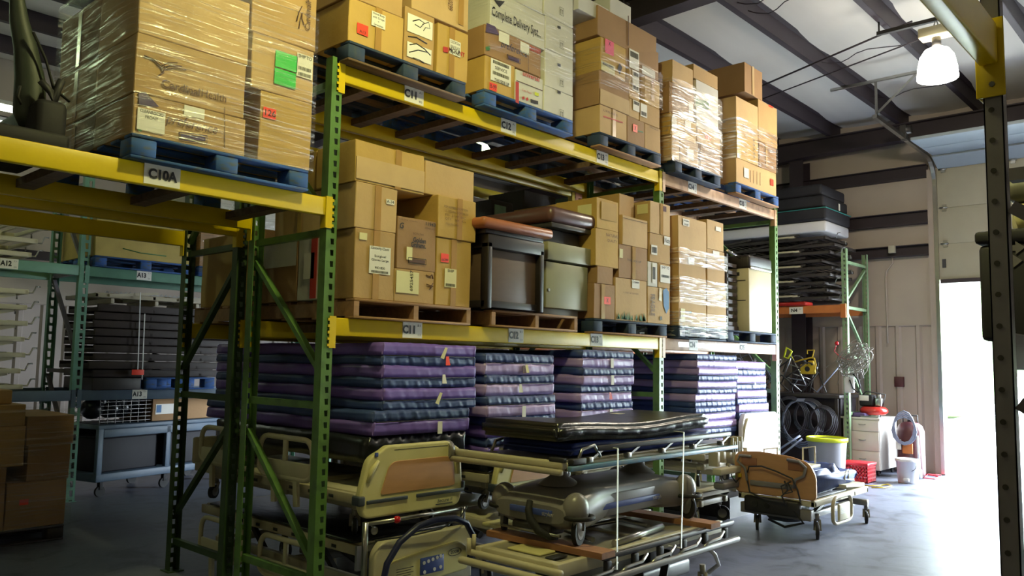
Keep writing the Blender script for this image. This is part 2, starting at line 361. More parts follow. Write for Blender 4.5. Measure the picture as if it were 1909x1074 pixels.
for z in (3.505, 4.065, 4.665):
    for y in (DY0-.12, -1.62): hg.box(XD-.055, XD-.03, y-.03, y+.03, z-.05, z+.05).cyl((XD-.06, y-.05, z), (XD-.06, y+.06, z), .012)
hg.build('hinge', 'steel', dr)
MB().box(XD-.05, XD-.03, DY0-.12, DY0-.07, 3.14, 3.27).build('lock_plate', 'dgrey', dr)
tr = MB()
pts = [(XD-.05, DY0, .02), (XD-.05, DY0, 4.3)]
for k in range(7):
    a = math.pi/2*k/6; pts.append((XD-.05-.42*(1-math.cos(a)), DY0, 4.42+.42*math.sin(a)))
pts.append((8.05, DY0, 4.90))
for p, q in zip(pts, pts[1:]): tr.bar(p, q, .05, .055, (0, 1, 0))
struct('trim_70', tr, M['steel'])
struct('trim_71', MB().box(XD-.03, XF+.1, DY0-.02, DY0+.12, 0, 4.7), M['corr'])
# perforated hangers that carry the guide
hw = MB().bar((8.12, DY0, 4.92), (8.12, DY0, 5.42), .035, .004, (1,0,0)).bar((8.12, DY0, 4.95), (8.12, DY0-.55, 5.42), .03, .004, (1,0,0)).bar((8.12, DY0+.6, 5.40), (8.12, -1.35, 5.40), .035, .035)
struct('trim_72', hw, M['steel'])
# spring roller end bracket
struct('trim_73', MB().box(9.2, 9.32, DY0-.04, DY0+.04, 4.84, 5.05).cyl((9.26, DY0-.1, 4.98), (9.26, DY0+.1, 4.98), .06), M['dsteel'])
# outside: pale trees beyond the apron, washed out
tb = MB()
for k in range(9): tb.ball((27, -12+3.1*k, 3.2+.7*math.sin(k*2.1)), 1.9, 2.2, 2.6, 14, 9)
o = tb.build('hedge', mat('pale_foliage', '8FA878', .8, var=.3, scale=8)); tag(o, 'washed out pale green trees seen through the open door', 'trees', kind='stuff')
# conduit and junction box
c = thing('electrical_conduit', (XF-.06, .26, 2.3), 'grey conduit running down the far wall from a square junction box', 'conduit')
MB().tube([PX(*q, XF-.055) for q in ((1663, 478), (1664, 490), (1652, 505), (1651, 520), (1654, 605), (1655, 640))], .012).build('pipe', 'lining', c)
p = PX(1663, 465, XF-.16); MB().rbox(p.x-.03, p.x+.03, p.y-.05, p.y+.05, p.z-.06, p.z+.06, .006).build('junction_box', 'doorp', c)
o = MB().rbox(XF-.03, XF+.03, .0, .14, 1.30, 1.46, .008).build('wall_socket', 'maroon'); tag(o, 'dull red outlet box low on the corrugated wall behind the red cylinder', 'outlet')
# sprinkler and gas lines under the roof
for i, (a, b, r) in enumerate((((1420, 160), (1700, 40), .012), ((1420, 185), (1745, 62), .009))):
    A = PZ(*a, 5.36); B = PZ(*b, 5.36); o = MB().cyl(A, B, r).build('roof_pipe', 'girt'); tag(o, ('upper' if i == 0 else 'lower')+' of two thin dark lines running under the purlins towards the lamp', 'pipe')
for i, (x, sag) in enumerate(((4.9, .10), (5.15, .14), (7.2, .08), (9.0, .1))):
    o = MB().tube([(x+.15*math.sin(k), -.1-1.15*k/8, 5.52-sag*math.sin(math.pi*k/8)) for k in range(9)], .006, 6).build('roof_cable', 'girt')
    tag(o, ['first', 'second', 'third', 'fourth'][i]+' thin cable from the near side, sagging across the white roof between two purlins', 'cable', 'cables under the roof')
# strut carrying the lamp
# ================================================================== LAMPS
shade_m = emis('glowing_lamp_shade', (1.0, .95, .82), 30.0); shade_y = emis('glowing_yellow_lamp_shade', (1.0, .90, .5), 10.0); shade_g = emis('glowing_green_white_lamp_shade', (.75, 1.0, .55), 7.0)
def lamp(loc, power, col, label):
    x, y, z = loc
    t = thing('high_bay_lamp', (x, y, z-.21), label, 'lamp', 'high bay lamps under the roof')
    MB().lathe([(.196, -.20), (.200, -.19), (.19, -.08), (.165, .04), (.12, .11), (.06, .14)], (x, y, z), 32).build('lamp_shade', shade_m if x > 6 else shade_y if y < 0 else shade_g, t)
    MB().cyl((x, y, z+.13), (x, y, z+.27), .045, 16).build('neck', 'dsteel', t)
    MB().rbox(x-.09, x+.09, y-.16, y+.16, z+.25, z+.36, .015).build('ballast_box', 'cream', t)
    MB().tube([(x, y, z+.35), (x, y+.02, z+.39), (x, y, z+.445), (x, y-.02, z+.39), (x, y, z+.36)], .008).build('hook', 'steel', t)
    L = light('lamp_light', 'POINT', (0, 0, 0), power, col, shadow_soft_size=.10); L.parent = t; L.location = (0, 0, -.02)
    return t
lamp(*LAMPS[0], 'glowing white high bay lamp hanging near the roller door')
lamp(*LAMPS[1], 'glowing high bay lamp over the aisle in front of the wrapped box pallets')
lamp(*LAMPS[2], 'glowing high bay lamp at the near end of the aisle')
lamp(*LAMPS[3], 'glowing high bay lamp over the far left aisle, nearer of the two')
lamp(*LAMPS[4], 'glowing high bay lamp over the far left aisle, farther of the two')
for (x, y, z), _, _ in LAMPS:
    o = MB().bar((x, y-.6, z+.45), (x, y+.6, z+.45), .045, .04).cyl((x, y-.58, z+.45), (x, y-.58, 5.44), .01).cyl((x, y+.58, z+.45), (x, y+.58, 5.44), .01).build('strut_channel', 'dsteel')
    tag(o, 'dark strut channel holding the lamp %s' % ('near the roller door' if x > 6 and y < 0 else 'over the wrapped pallets' if x == -.25 else 'at the near end of the front aisle' if x < -5 else 'in the near part of the back aisle' if x < 0 else 'in the far part of the back aisle'), 'strut')
# ================================================================== PALLET RACKS
def post_mesh(h, face=1, pitch=.0696, w=.076, d=.07, face_y=0):
    mb = MB(); t = .004; y0, y1 = face_y, face_y+t*face
    ya, yb = min(y0, y1), max(y0, y1)
    mb.box(-w/2, -.006, ya, yb, 0, h).box(.020, w/2, ya, yb, 0, h)
    n = int(h/pitch); 
    for k in range(n):
        z = k*pitch+.02
        mb.hexa([(-.006,ya,z),(.020,ya,z),(.020,yb,z),(-.006,yb,z),(-.006,ya,z+.034),(.020,ya,z+.034),(.020,yb,z+.034),(-.006,yb,z+.034)])
    for k in range(n):  # tapered cheeks of each slot
        z = k*pitch+.054; z2 = z+pitch-.034
        mb.hexa([(-.006,ya,z),(-.001,ya,z),(-.001,yb,z),(-.006,yb,z),(-.006,ya,z2),(-.006+.0002,ya,z2),(-.0058,yb,z2),(-.006,yb,z2)])
    yy = (y1, face_y+d*face); ya, yb = min(yy), max(yy)
    mb.box(-w/2, -w/2+t, ya, yb, 0, h).box(w/2-t, w/2, ya, yb, 0, h)
    return mb
def upright(x, y0, y1, h, label, m='green', braces=(), diags=(), group='upright frames of the rack', rot=0, foot=True, pitch=.0696):
    t = thing('rack_upright_frame', (x, (y0+y1)/2, 0), label, 'rack upright', group)
    hh = (y1-y0)/2
    p = post_mesh(h, 1, pitch, face_y=-hh).build('post', m, org=(0,0,0)); p.parent = t
    q = post_mesh(h, -1, pitch, face_y=hh).build('post', m, org=(0,0,0)); q.parent = t
    for o in (p, q):
        for k in ('label',): pass
    def LB(name, mb):
        o = mb.build(name, m, org=(0,0,0)); o.parent = t; return o
    for z in braces: LB('horizontal_brace', MB().box(-.018, .018, -hh+.06, hh-.06, z-.022, z+.022))
    for za, zb in diags: LB('diagonal_brace', MB().bar((0, hh-.05, za), (0, -hh+.05, zb), .034, .04, (1,0,0)))
    if foot:
        LB('base_plate', MB().box(-.06, .06, -hh-.03, -hh+.1, 0, .008)); LB('base_plate', MB().box(-.06, .06, hh-.1, hh+.03, 0, .008))
    if rot: t.rotation_euler = (0, 0, rot)
    return t
HC, BH = 3.46, .112
br = (.27, 1.30, 2.36, 3.3); dg = ((2.23, 1.50), (1.10, .36), (3.22, 2.45))
brb = (.22, 1.30, 2.36, 3.3); dgb = ((1.50, 2.23), (.42, 1.12), (2.45, 3.22))
names = ['nearest the camera', 'between the yellow and the salmon beams', 'at the end of the row beside the white headboard']
for i, x in enumerate((0, 3.74, 6.25)):
    upright(x, 0, .91, HC, 'green slotted front row rack frame '+names[i], 'green', br, dg)
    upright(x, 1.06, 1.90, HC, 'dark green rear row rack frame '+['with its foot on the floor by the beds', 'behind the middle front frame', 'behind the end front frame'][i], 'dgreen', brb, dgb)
upright(-3.74, 0, .91, HC, 'green slotted rack frame left of the wrapped box load, out of shot', 'green', br, dg)
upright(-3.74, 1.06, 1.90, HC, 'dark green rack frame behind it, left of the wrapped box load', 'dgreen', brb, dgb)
def beam(x0, x1, y, zt, m, label, back=False, h=BH, marks=(), lit=None, name='rack_beam', yface=None, group='rack beams', sheet=None):
    """ a box beam whose outer face stands at y; marks = placards [(x, text, small)] """
    s = 1 if not back else -1
    t = thing(name, ((x0+x1)/2, y, zt-h), label, 'rack beam', group)
    ya, yb = sorted((y, y+.045*s))
    MB().rbox(x0+.045, x1-.045, ya, yb, zt-h, zt, .006).build('beam_body', m, t)
    for x, e in ((x0+.04, 1), (x1-.04, -1)):
        mb = MB(); zc0 = zt-h-.075; zc1 = zt+.008
        a, b = sorted((x, x+.02*e))
        xa, xb = sorted((x-.034*e, x+.012*e)); f0, f1 = sorted((y-.006*s, y+.0))
        mb.box(xa, xb, f0, f1, zc0, zc1)
        n = 5
        for k in range(n):
            z = zc0+(zc1-zc0)*(k+.25)/n; q0, q1 = sorted((x-.034*e, x-.046*e)); mb.box(q0, q1, f0, f1, z, z+.016)
        g0, g1 = sorted((y, y+.05*s)); mb.box(*sorted((x+.006*e, x+.013*e)), g0, g1, zc0, zc1)
        mb.build('end_connector', m, t)
    for mk in marks:
        x, tx, sm = mk[:3]; w = mk[3] if len(mk) > 3 else .17
        hh = .106 if w < .2 else .115; zc = zt-h/2+(.004 if w < .2 else -.004)
        f = y-.0012*s
        lb = MB().box(x-w/2, x+w/2, min(f-.001*s, f), max(f-.001*s, f), zc-hh/2, zc+hh/2).build('location_placard', 'paper', t)
        fx = -.028 if sm else 0
        text(tx, (x+fx, f-.0035*s, zc), .05 if not sm else .052, 'ink', lb, 'f', bold=.045, width=w*(.62 if sm else .8))
        if sm:
            text(sm[0], (x+.057, f-.0035*s, zc+.03), .017, 'ink', lb, 'f', width=.026); text(sm[1], (x+.057, f-.0035*s, zc-.032), .014, 'ink', lb, 'f', width=.026)
    return t
ZT, ZL, Z10 = 3.427, 1.835, 2.565
def mx(u, v, y=0): return PY(u, v, y).x
beam(0, 3.74, -.004, ZT, 'yellow', 'upper yellow front beam with placards C11, C12 and C13', marks=((mx(771,182), 'C11', ('A1', 'B2')), (mx(947,243), 'C12', ('A1', 'B2')), (mx(1122,298), 'C13', ('A1', 'B2'))))
beam(0, 3.74, -.004, ZL, 'yellow', 'lower yellow front beam with placards C11, C12 and C13', marks=((mx(768,614), 'C11', ('B1', 'C2')), (mx(961,626), 'C12', ('B1', 'C2')), (mx(1111,634), 'C13', ('B1', 'C2'))))
beam(3.74, 6.25, -.004, ZT, 'wbeam', 'upper salmon front beam with placards C14 and C15', marks=((mx(1290,350), 'C14', ('A1', 'B2')), (mx(1384,380), 'C15', ('A1', 'B2'))))
b2 = beam(3.74, 6.25, -.004, ZL, 'wbeam', 'lower salmon front beam with placards C14 and C15', marks=((mx(1292,645), 'C14', ('B1', 'C2')), (mx(1385,649), 'C15', ('B1', 'C2'))))
beam(-3.74, 0, -.004, Z10, 'yellow', 'yellow front beam with the placard C10A under the wrapped load', marks=((mx(302,327), 'C10A', None, .19),))
MB().box(mx(1278,643)-.14, mx(1278,643)+.36, -.0052, -.004, ZL-.075, ZL-.03).build('brown_tape', 'tape', b2)
beam(0, 3.74, .914, ZL, 'yellow', 'lower yellow rear beam of the front row, below the stacked cartons', back=True)
beam(0, 3.74, .914, ZT, 'yellow', 'upper yellow rear beam of the front row, above the stacked cartons', back=True)
beam(3.74, 6.25, .914, ZL, 'wbeam', 'lower salmon rear beam of the front row', back=True)
beam(3.74, 6.25, .914, ZT, 'wbeam', 'upper salmon rear beam of the front row', back=True)
beam(-3.74, 0, .914, Z10, 'yellow', 'yellow rear beam of the front row behind the wrapped load', back=True)
for x0, x1, w in ((-3.74, 0, 'left of the nearest frame'), (0, 3.74, 'behind the first three bays'), (3.74, 6.25, 'behind the salmon bays')):
    zz = ((Z10, 'only'),) if x0 < 0 else ((ZL, 'lower'), (ZT, 'upper'))
    for z, nm in zz:
        beam(x0, x1, 1.056, z-(.03 if x0 < 0 else 0), 'orange' if x0 > 3 else 'yellow', '%s inner beam of the rear row, %s' % (nm, w))
        beam(x0, x1, 1.904, z-(.03 if x0 < 0 else 0), 'orange' if x0 > 3 else 'yellow', '%s outer beam of the rear row, %s' % (nm, w), back=True)
# wooden bars that cross from beam to beam under the pallets
ORD = ['first','second','third','fourth','fifth','sixth','seventh','eighth','ninth','tenth','eleventh','twelfth']
def crossbars(xs, z, y0, y1, group, what):
    o0 = None
    for k, x in enumerate(xs):
        lb = 'wooden bar crossing under %s, %s from the camera end' % (what, ORD[k])
        if o0 is None: o0 = MB().box(x-.045, x+.045, y0, y1, z-.05, z-.002).build('shelf_crossbar', 'oldwood'); tag(o0, lb, 'crossbar', group)
        else:
            c = o0.copy(); COL.objects.link(c); c.location.x = x; c['label'] = lb
crossbars([.35+.43*k for k in range(8)], ZT-.02, .05, .86, 'crossbars of the upper yellow shelf', 'the upper yellow shelf')
crossbars([4.0+.4*k for k in range(6)], ZT-.02, .05, .86, 'crossbars of the upper salmon shelf', 'the upper salmon shelf')
crossbars([.35+.43*k for k in range(8)], ZL-.02, .05, .86, 'crossbars of the lower yellow shelf', 'the lower yellow shelf')
crossbars([-3.3+.62*k for k in range(6)], Z10-.02, .05, .86, 'crossbars of the C10 shelf', 'the shelf of the wrapped load')
# ================================================================== PALLETS AND CARTONS
def pallet(label, x0, x1, y0, z, m='pblue', depth=1.18, h=.125, stringer=False, group='pallets on the rack', bottom=None):
    t = thing('pallet', ((x0+x1)/2, y0+depth/2, z), label, 'pallet', group); w = x1-x0; rnd = random.Random(int(x0*100)+int(z*10))
    td = MB(); n = 7
    for k in range(n):
        a = y0+k*(depth-.095)/(n-1); td.rbox(x0+rnd.uniform(0, .006), x1-rnd.uniform(0, .006), a, a+.095, z+h-.018, z+h, .003, 1)
    td.build('top_deck', m, t)
    bd = MB()
    for k in range(3 if not stringer else 4):
        a = y0+k*(depth-.1)/(2 if not stringer else 3); bd.rbox(x0, x1, a, a+.1, z, z+.016, .003, 1)
    bd.build('bottom_deck', bottom or m, t)
    if stringer:
        for x in (x0, (x0+x1)/2-.02, x1-.04): MB().box(x, x+.04, y0+.002, y0+depth-.002, z+.016, z+h-.018).build('stringer', m, t)
    else:
        for x in (x0, (x0+x1)/2-.065, x1-.13):
            for a in (y0, y0+depth/2-.07, y0+depth-.14): MB().rbox(x, x+.13, a+.003, a+.137, z+.016, z+h-.018, .006, 1).build('block', m, t)
    return t
def carton_mesh(x0, x1, y0, y1, z0, z1, am=.004, seed=0):
    rnd = random.Random(seed); mb = MB().box(x0, x1, y0, y1, z0, z1)
    bmesh.ops.bevel(mb.b, geom=mb.b.edges[:], offset=.004, segments=1, affect='EDGES')
    bmesh.ops.subdivide_edges(mb.b, edges=[e for e in mb.b.edges if e.calc_length() > .08], cuts=3, use_grid_fill=True)
    ph = [rnd.uniform(0, 6) for _ in range(6)]
    cx, cy, cz = (x0+x1)/2, (y0+y1)/2, (z0+z1)/2; w, d, h = x1-x0, y1-y0, z1-z0
    for v in mb.b.verts:
        p = v.co; fx = 1-abs(2*(p.x-cx)/w)**2; fy = 1-abs(2*(p.y-cy)/d)**2; fz = 1-abs(2*(p.z-cz)/h)**2
        p.y += -am*math.copysign(1, cy-p.y)*fx*fz*(.3+.7*math.sin(ph[0]+p.x*9)*.5) if abs(abs(p.y-cy)-d/2) < .005 else 0
        p.x += -am*math.copysign(1, cx-p.x)*fy*fz*.6 if abs(abs(p.x-cx)-w/2) < .005 else 0
        p.x += am*.5*math.sin(ph[1]+p.z*11+p.y*5); p.z += am*.4*math.sin(ph[2]+p.x*10) if p.z > cz else 0
    return mb
def short_behind(l):
    w = l.split(',')[0].split(' of the ')[0].split(' on the ')[0].split(' at the ')[0].split()[:6]
    while w[-1] in ('a', 'an', 'the', 'with', 'and', 'at', 'its', 'by', 'small', 'orange', 'white', 'blue', 'purple', 'paper', 'red', 'printed', 'shipping', 'slanted', 'vertical', 'sagging', 'of', 'on'): w.pop()
    s = 'plain carton right behind the '+' '.join(w)
    m = [q for q in ('C11', 'C12', 'C13', 'C14', 'C15', 'C10A') if q in l]
    s += ' on the '+('lower ' if 'stack' in l or 'lower C' in l or 'cereal' in l or 'seen' in l or 'columned' in l or 'white note' in l else 'upper ')+(m[0] if m else 'C10A')+' pallet'
    while s in SEEN: s = s+', higher up'
    SEEN.add(s); return s
SEEN = set()
nseed = [0]
def carton(ld, label, u0, v0, u1, v1, k=0, depth=.42, kids=(), y=None, group=None, zfix=None, dy=0, name='carton', am=.004, backs=0):
    """ld: load dict {'y','z','top','boxes','group'}; front face px: left, top(at left), right, bottom(at left)."""
    y = (ld['y'] if y is None else y)+dy
    x0 = PY(u0, (v0+v1)/2, y).x; zt = PY(u0, v0, y).z; zb = PY(u0, v1, y).z
    zm = PY(u1, (v0+v1)/2, y).x; x1 = zm
    tops = [ld['z']]+[b[5] for b in ld['boxes'] if b[0] < x1-.03 and b[1] > x0+.03]
    best = min(tops, key=lambda q: abs(q-zb))
    if abs(best-zb) < .09: zb = best
    for b in ld['boxes']:
        if b[4] < zt-.01 and b[5] > zb+.01 and b[2] < y+depth and b[3] > y:
            if b[0] < x0 < b[1] and b[1]-x0 < .14: x0 = b[1]
            elif b[0] < x1 < b[1] and x1-b[0] < .14: x1 = b[0]
            if b[0] < x1-.002 and b[1] > x0+.002 and zt > b[4] > zt-.12: zt = b[4]
    if zfix: zb, zt = zfix
    x0 += .002; x1 -= .002; zt -= .001; zb += .001
    ld['boxes'].append((x0-.002, x1+.002, y, y+depth, zb-.001, zt+.001))
    m = k if not isinstance(k, int) else KR[k]
    nseed[0] += 1
    t = thing(name, ((x0+x1)/2, y+depth/2, zb), label, 'box', group or ld['group'])
    carton_mesh(x0, x1, y, y+depth, zb, zt, am, nseed[0]).build('box_body', m, t)
    fy = y-.0065
    for kd in kids:
        ty = kd[0]
        if ty == 'tape':    # vertical strip, fraction across, fraction down from the top
            _, fx, fz = kd[:3]; xm = x0+(x1-x0)*fx; w = .025
            MB().box(xm-w, xm+w, fy-.0006, fy, zt-(zt-zb)*fz, zt-.001).build('tape_strip', kd[3] if len(kd) > 3 else 'tape', t)
        elif ty == 'seam':
            fz = kd[1]; zz = zt-(zt-zb)*fz; MB().box(x0+.004, x1-.004, fy-.0004, fy+.002, zz-.0018, zz+.0018).build('flap_edge', 'inkb', t)
        elif ty == 'lab':   # paper rectangle by px; optional material, optional text lines
            _, a, b, c, d = kd[:5]; p = PY(a, b, y); q = PY(c, d, y); mm = kd[5] if len(kd) > 5 else 'paper'
            pz, qz = p.z, PY(a, d, y).z
            pz = min(pz, zt-.004); qz = max(qz, zb+.004); px0 = max(p.x, x0+.003); px1 = min(q.x, x1-.003)
            lb = MB().box(px0, px1, fy-.0012, fy-.0004, qz, pz).build('sticker' if mm in ('red', 'pink', 'green_st') else 'paper_label', mm, t)
            if len(kd) > 6:
                ls = kd[6]; n = len(ls)
                for i, s in enumerate(ls):
                    zc = pz-(pz-qz)*(i+.5)/n; hh = (pz-qz)/n*.6
                    if s == '|||': 
                        mb = MB(); w = (px1-px0)*.8; xx = px0+(px1-px0)*.1; rr = random.Random(i+int(px0*50)); e = xx+w
                        while xx < e: q1 = rr.uniform(.001, .004); mb.box(xx, min(xx+q1, e), fy-.0019, fy-.0014, zc-hh/2, zc+hh/2); xx += q1+rr.uniform(.001, .003)
                        mb.build('barcode', 'ink', lb)
                    elif s: text(s, ((px0+px1)/2, fy-.002, zc), hh, kd[7] if len(kd) > 7 else 'ink', lb, 'f', width=min((px1-px0)*.84, hh*.75*len(s)+.002), bold=.01)
        elif ty == 'txt':   # printed text: string, px centre, px height, material, px width
            _, s, a, b, hpx, mm, wpx = kd[:7]; o = kd[7] if len(kd) > 7 else {}
            c = PY(a, b, y); hz = abs(PY(a, b-hpx/2, y).z-PY(a, b+hpx/2, y).z); wx = abs(PY(a+wpx/2, b, y).x-PY(a-wpx/2, b, y).x)
            text(s, (c.x, fy-.0012, c.z), hz, mm, t, 'f', name='printed_lettering', width=wx, **o)
        elif ty == 'poly':  # printed shape by px polygon
            _, pts, mm = kd[:3]
            P = [PY(a, b, y) for a, b in pts]
            MB().prism([(p.x, p.z) for p in P], lambda a, b: (a, fy, b), lambda a, b: (a, fy-.001, b)).build(kd[3] if len(kd) > 3 else 'printed_mark', mm, t)
        elif ty == 'line':
            _, pts, mm, r = kd[:4]; MB().tube([(PY(a, b, y).x, fy-.0005, PY(a, b, y).z) for a, b in pts], r*1.9 if r < .003 else r, 5).build('printed_mark', mm, t)
        elif ty == 'arrows':
            c = PY(kd[1], kd[2], y); s = kd[3]; mb = MB()
            for e in (-1, 1):
                xx = c.x+e*s*.28; mb.box(xx-s*.05, xx+s*.05, fy-.001, fy, c.z-s*.6, c.z+s*.3)
                mb.prism([(xx-s*.16, c.z+s*.25), (xx+s*.16, c.z+s*.25), (xx, c.z+s*.6)], lambda a, b: (a, fy, b), lambda a, b: (a, fy-.001, b))
            fr = s*.72; zz = s*.95
            for q in ((-fr, -fr+s*.05, -zz, zz), (fr-s*.05, fr, -zz, zz), (-fr, fr, -zz, -zz+s*.05), (-fr, fr, zz-s*.05, zz)): mb.box(c.x+q[0], c.x+q[1], fy-.001, fy, c.z+q[2], c.z+q[3])
            mb.build('up_arrows_mark', 'ink', t)
        elif ty == 'side':  # label on the -x side: y0,y1,z frac
            _, ya, yb, za, zb_, mm = kd[:6]; MB().box(x0-.0062, x0-.0052, y+ya, y+yb, zb+(zt-zb)*za, zb+(zt-zb)*zb_).build('side_label', mm, t)
    if backs:
        yy = y+depth+.012; dd = backs
        nseed[0] += 1
        b = thing('carton', ((x0+x1)/2, yy+dd/2, zb), short_behind(label), 'box', group or ld['group'])
        bb = carton_mesh(x0+.004, x1-.004, yy, yy+dd, zb, zt-.004, am, nseed[0]).build('box_body', KR[nseed[0] % 4] if k != M['white_card'] else m, b)
        MB().box(x0-.003, x0-.0018, yy+dd*.45, yy+dd*.45+.05, zb+.01, zt-.02).build('tape_strip', 'tape', b)
    return t
def load(x, y, z, group): return dict(y=y, z=z, boxes=[], group=group)
def film(label, x0, x1, y0, y1, z0, z1, m, sag=.012, name='stretch_film', taper=0, front=True, seed=1, group='stretch film around pallet loads'):
    mb = MB(); rnd = random.Random(seed); ph = [rnd.uniform(0, 6) for _ in range(8)]
    def wr(a, z): return sag*(.5*math.sin(ph[0]+a*7+z*23)+.3*math.sin(ph[1]-a*13+z*61)+.3*math.sin(ph[2]+z*97+a*5))
    e = .018
    def side(p0, p1, nrm):
        def f(a, b):
            z = z0+(z1-z0)*b; k = e+max(wr(a*2, z), -.012)
            x = p0[0]+(p1[0]-p0[0])*a; y = p0[1]+(p1[1]-p0[1])*a
            edge = min(a, 1-a)*2; k2 = k*min(1, edge*8+.35)+.0
            return (x+nrm[0]*k2, y+nrm[1]*k2, z)
        L = math.hypot(p1[0]-p0[0], p1[1]-p0[1])
        mb.grid(f, max(6, int(L/.06)), max(10, int((z1-z0)/.018)))
    c = [(x0, y0), (x1, y0), (x1, y1), (x0, y1)]; n = [(0, -1), (1, 0), (0, 1), (-1, 0)]
    for i in range(4): side(c[i], c[(i+1) % 4], n[i])
    o = mb.build(name, m); tag(o, label, 'plastic wrap', group); return o
fA = film_mat('stretch_film_clear', .03, .5, scale=(.7, .7, 22)); fB = film_mat('stretch_film_glossy', .10, .95, rough=.3, scale=(1.1, 1.1, 16), tilt=.25)
fD = film_mat('stretch_film_side', .08, .5, rough=.25, scale=(1.2, 1.2, 16), tilt=.6)
K = lambda s: s
# ---------------------------------------------------------------- C10: wrapped load
Y10 = -.07
pz = Z10+.125
pallet('blue pallet under the large wrapped load of cartons on the C10A beam', PY(244, 275, Y10).x, PY(576, 330, Y10).x, Y10, Z10)
g = load(0, Y10+.015, pz, 'cartons of the wrapped load over C10A')
carton(g, 'brown carton with purple corner, lowest at the left of the wrapped load', 248, 170, 460, 246, 0, .5, (
    ('poly', ((257,172),(270,172),(296,200),(258,196)), 'inkp', 'corner_print'), ('lab', 256,200,306,241,'paper',('CLEANROOMS','FRONT','','')), ('txt','preference',357,232,20,'inkb',98,dict(shear=.3)),
    ('lab',343,190,380,214,'paper'), ('line',((333,247),(385,254),(385,268),(333,261),(333,247)),'inkp',.0012), ('poly',((336,250),(382,257),(382,264),(336,258)),'inkp','barcode'),
    ('poly',((255,236),(262,232),(268,238),(262,246),(256,244)),'inkg','recycling_mark'), ('line',((418,200),(418,276)),'inkb',.001)), backs=.6)
ch = carton(g, 'large brown carton with a printed bird emblem, middle left of the wrapped load', 252, 58, 460, 170, 0, .5, (
    ('txt','Cardinal',337,165,15,'inkb',72,dict(bold=.02)), ('txt','Health',398,180,15,'inkb',46),
    ('line',((268,104),(286,112),(300,126),(304,136),(294,142)),'inkb',.0022), ('line',((272,107),(292,113),(306,125),(312,130)),'inkb',.0014),
    ('line',((346,131),(325,127),(308,129),(297,140)),'inkb',.0016), ('line',((338,124),(318,122),(303,127)),'inkb',.0016), ('line',((330,118),(312,117),(300,124)),'inkb',.0014)), backs=.6)
carton(g, 'brown carton at the top left of the wrapped load, bird emblem box below it', 260, -70, 468, 50, 1, .5, (('tape', .5, .2),), backs=.6)
carton(g, 'tall plain carton with a small orange sticker, lower right of the wrapped load', 483, 166, 581, 297, 3, .5, (('lab', 490,199,513,219,'red',('126',)),))
carton(g, 'carton with two green stickers and a shipping label, right side of the wrapped load', 469, 57, 586, 166, 1, .5, (
    ('lab',513,93,553,124,'green_st',('','')), ('lab',511,126,550,156,'green_st',('','')), ('lab',553,98,581,142,'paper',('SHIP TO','','|||','|||'))))
carton(g, 'carton with sideways print at the top right corner of the wrapped load', 470, -60, 592, 58, 0, .5, (
    ('txt','Cardinal',577,14,14,'inkb',0.1,dict()),) if False else (('line',((552,40),(556,24),(562,12)),'inkb',.0016), ('line',((556,54),(559,36),(562,24)),'inkb',.0014), ('line',((566,48),(562,36),(562,26)),'inkb',.0014)))
bx = g['boxes'][5]
text('CardinalHealth', (PY(577, 10, Y10).x, Y10+.007, PY(577, 10, Y10).z), .036, 'inkb', [o for o in bpy.data.objects if o.get('label','').startswith('carton with sideways')][0], 'f', name='printed_lettering', width=.30, rot=90, bold=.01)
film('glossy clear stretch film wound around the large load over C10A', g['boxes'][0][0]-.01, g['boxes'][3][1]+.012, Y10+.004, Y10+1.16, Z10+.115, 3.65, fA, .007)
# ---------------------------------------------------------------- C11 top
YT = -.10; zt_ = ZT+.125
pallet('worn blue and grey pallet on the upper beam at C11', PY(650, 95, YT).x, PY(869, 170, YT).x, YT, ZT, 'pdark', bottom=M['oldwood'])
g = load(0, YT+.012, zt_, 'cartons on the upper C11 pallet')
carton(g, 'big golden carton with an orange sticker and a handwritten note on the upper C11 pallet', 650, -8, 753.4, 73, 3, .5, (('tape', .52, 1), ('lab',665,42,685,62,'red',('','A13')), ('lab',692,20,717,47,'paper',('Home Body','with Drops','+','Grommet'))), backs=.55)
carton(g, 'narrow carton with two scribbled white sheets on the upper C11 pallet', 753.6, 9, 810, 112, 0, .5, (
    ('lab',759,24,805,58,'paper'), ('line',((768,40),(780,37),(790,44),(782,52),(772,46)),'ink',.004), ('line',((786,46),(798,42),(800,54),(792,52),(788,58)),'ink',.003), ('lab',758,77,803,105,'paper'),
    ('line',((762,84),(775,82),(790,92),(801,104)),'ink',.0022), ('line',((761,98),(778,94),(795,98)),'ink',.0022), ('line',((760,68),(775,70),(795,82)),'ink',.003), ('line',((768,108),(780,112),(790,118)),'ink',.003)))
carton(g, 'golden carton with red printing and a white note on the upper C11 pallet', 815, 40, 873, 131, 3, .5, (('tape', .45, 1), ('lab',837,72,857,100,'paper',('CALC/W Drive','GRAY/SLATE','Big TALL')), ('txt','MOUNT',850,98,8,'inkr',30,dict(bold=.03)), ('poly',((825,87),(834,89),(834,99),(825,97)),'inkr','logo')))
carton(g, 'wide carton lying across the top right of the upper C11 load', 768, -60, 875, 16, 1, .5, (('txt','10299',838,8,12,'inkb',16,dict(rot=-90)), ('tape', .85, .9)))
carton(g, 'carton on top of the big golden one at the left of the upper C11 pallet', 650, -90, 753, -8, 0, .5, backs=.55)
